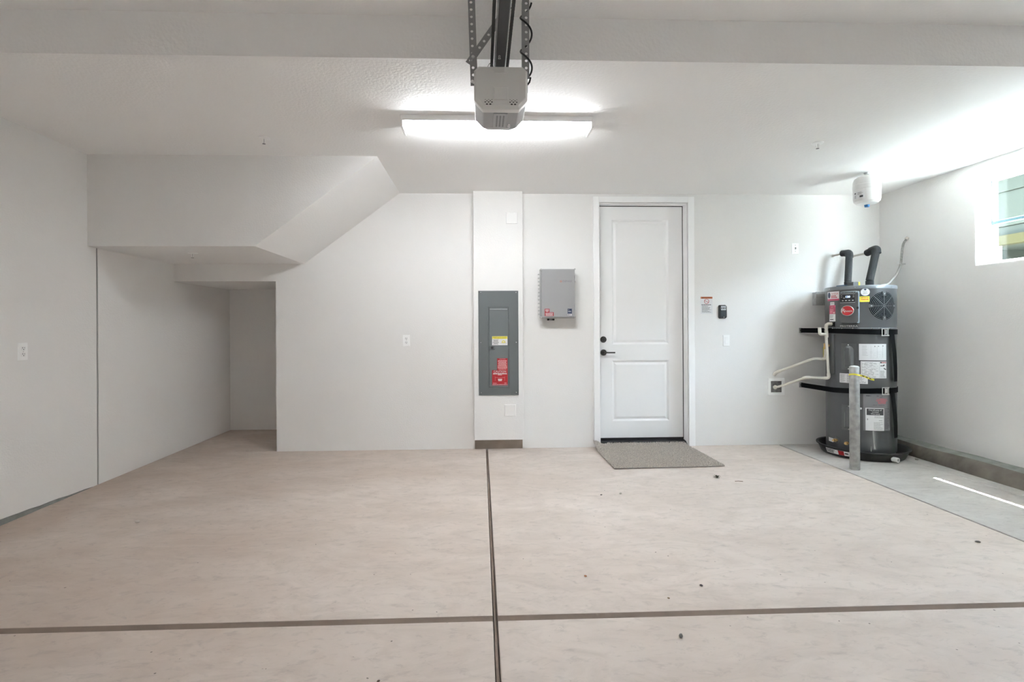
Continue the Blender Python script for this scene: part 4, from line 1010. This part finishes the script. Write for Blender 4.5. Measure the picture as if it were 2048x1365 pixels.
# expansion tank
EX, EY = 3.408, -.76
t = thing('expansion_tank', (EX, EY, 2.26), 'small white expansion tank hanging from the ceiling', 'expansion tank')
obj('shell', B().lathe([(0, 2.283), (.045, 2.284), (.078, 2.293), (.097, 2.312), (.103, 2.338), (.1035, 2.415), (.1055, 2.418), (.1055, 2.455), (.1035, 2.458), (.103, 2.490), (.094, 2.515), (.070, 2.532), (.035, 2.540), (0, 2.541)], EX, EY, 48), EXPW, t, smooth=28)
obj('stem', B().lathe([(.013, 2.538), (.013, H)], EX, EY, 12), CHROME, t, smooth=40)
obj('mount', B().lathe([(.020, 2.555), (.024, H - .001)], EX, EY, 16), STEEL, t, smooth=40)
obj('valve_cap', B().lathe([(0, 2.263), (.018, 2.264), (.022, 2.285)], EX, EY, 14), BLUE, t, smooth=30)
FE = f_cyl(EX, EY, .1036, -72, 2.362)
el = obj('label', B(FE).rect(-.046, -.030, .046, .032, 0, .001), LABW, t, smooth=0)
ink(FE, el, INK, lambda b: (lines(b, -.042, .010, -.020, .026, 1, .0012, .7), lines(b, -.010, .000, .038, .026, 4, .0012, .35), b.rect(.008, -.022, .034, -.006, .001, .0014), lines(b, -.042, -.024, -.014, .002, 3, .0012, .3)))

# door mat, back-left corner propped against the casing
NU, NV = 60, 44
def mat_pt(u, v):     # u 0..1 left->right, v 0..1 front->back
    xf = 1.134 + (2.106 - 1.134) * u; yf = -.811 + .024 * u
    s_ = min(1, max(0, (u - .09) / .10)); s_ = s_ * s_ * (3 - 2 * s_)
    xb = 1.128 + (2.090 - 1.128) * u; yb = -.036 + (.070) * s_ + .006 * math.sin(u * 9)
    x = xf + (xb - xf) * v; y = yf + (yb - yf) * v
    z = .004 + .062 * math.exp(-(u / .10) ** 2) * max(0, (v - .72) / .28) ** 1.6 + .018 * max(0, (v - .85) / .15) ** 2 * s_
    return x, y, z
t = thing('door_mat', (1.62, -.4, 0), 'grey woven door mat with one curled corner at the door', 'door mat')
b = B(); vs = []
for j in range(NV + 1):
    for i in range(NU + 1):
        x, y, z_ = mat_pt(i / NU, j / NV); vs.append((x, y, z_ + .008 + rnd.uniform(-.0012, .0012)))
n0 = len(vs); vs += [(x, y, z_ - .007) for x, y, z_ in vs]
q = NU + 1
fs = [(j * q + i, j * q + i + 1, (j + 1) * q + i + 1, (j + 1) * q + i) for j in range(NV) for i in range(NU)]
fs += [tuple(x + n0 for x in f_[::-1]) for f_ in fs]
edge = [i for i in range(NU + 1)] + [j * q + NU for j in range(1, NV + 1)] + [NV * q + i for i in range(NU - 1, -1, -1)] + [j * q for j in range(NV - 1, 0, -1)]
fs += [(edge[i], edge[(i + 1) % len(edge)], edge[(i + 1) % len(edge)] + n0, edge[i] + n0) for i in range(len(edge))]
obj('backing', b.add(vs, fs), RUGB, t, smooth=60)
b = B(); vs = []; fs = []
for _ in range(26000):
    u, v = rnd.uniform(-.002, 1.002), rnd.uniform(-.002, 1.002); x, y, z_ = mat_pt(min(1, max(0, u)), min(1, max(0, v))); o = len(vs); r = rnd.uniform(.0030, .0048); a = rnd.uniform(0, 6.28); hgt = rnd.uniform(.008, .013)
    z_ += .006
    for k_ in range(3): vs.append((x + r * math.cos(a + k_ * 2.094), y + r * math.sin(a + k_ * 2.094), z_))
    vs.append((x + rnd.uniform(-.004, .004), y + rnd.uniform(-.004, .004), z_ + hgt)); fs += [(o, o + 1, o + 3), (o + 1, o + 2, o + 3), (o + 2, o, o + 3)]
pile = obj('pile', b.add(vs, fs), RUG, t, smooth=0); pile['kind'] = 'stuff'

# debris on the floor
def pebble(x, y, r, c, lab, name='pebble', cat='pebble'):
    b = B(); vs = []; fs = []; k = 8; rows = [(0, 0), (.75, .15), (1, .5), (.7, .85), (0, 1)]
    ax = rnd.uniform(0, 3); el_ = rnd.uniform(.55, .85)
    for rr, hh in rows:
        for i in range(k):
            a = 2 * PI * i / k; px, py = rr * r * math.cos(a) * rnd.uniform(.85, 1.1), rr * r * el_ * math.sin(a) * rnd.uniform(.85, 1.1)
            vs.append((x + px * math.cos(ax) - py * math.sin(ax), y + px * math.sin(ax) + py * math.cos(ax), hh * r * .8))
    for j in range(4):
        for i in range(k): fs.append((j * k + i, j * k + (i + 1) % k, (j + 1) * k + (i + 1) % k, (j + 1) * k + i))
    o = obj(name, b.add(vs, fs), mat('pebble_' + '_'.join(str(int(q * 100)) for q in c), c, .8), smooth=60)
    return tag(o, lab, cat, 'bits of grit on the floor')
pebble(-2.174, -1.834, .020, (.62, .58, .52), 'pale stone chip on the floor near the left wall', 'stone_chip', 'stone chip')
pebble(.505, -2.657, .0085, (.30, .12, .05), 'reddish brown pebble right of the long floor joint')
pebble(.836, -2.875, .0065, (.22, .15, .08), 'small brown pebble just behind the cross joint')
pebble(.780, -3.157, .014, (.13, .125, .12), 'grey pebble in front of the cross joint')
pebble(1.011, -1.453, .014, (.33, .31, .27), 'grey crumb of mortar in front of the door mat', 'mortar_crumb', 'crumb')
pebble(1.03, -2.772, .009, (.06, .05, .05), 'black pebble near the middle of the floor')
pebble(2.779, -2.375, .014, (.20, .2, .19), 'grey cube shaped pebble near the right edge')
pebble(4.035 - .10, -.66, .022, (.40, .37, .33), 'crumbling mortar chip beside the drain pan', 'mortar_chip', 'stone chip')
pebble(.865, -1.47, .010, (.13, .12, .11), 'dark pebble in front of the door mat corner')
pebble(-.36, -3.36, .007, (.10, .06, .05), 'tiny dark pebble at the left in front of cross joint')
t = thing('dry_weed', (1.888, -1.107, 0), 'dark tuft of dry weed on the floor by the mat', 'weed')
for i in range(16):
    a = rnd.uniform(0, 6.28); L = rnd.uniform(.016, .034); hz = rnd.uniform(.006, .026)
    obj('blade', B().tube([(1.888, -1.107, .002), (1.888 + L * .5 * math.cos(a), -1.107 + L * .5 * math.sin(a), hz), (1.888 + L * math.cos(a), -1.107 + L * math.sin(a), hz * .55)], [.0018, .0015, .0005], 4), mat('dry_weed', (.045, .05, .03), .9), t, smooth=60)
b = B().tube([(1.985, -1.205, .003), (2.01, -1.208, .005), (2.045, -1.214, .003)], .0022, 5)
tag(obj('twig', b, mat('twig_brown', (.16, .11, .07), .9), smooth=60), 'thin straw twig on the floor right of the weed', 'twig')
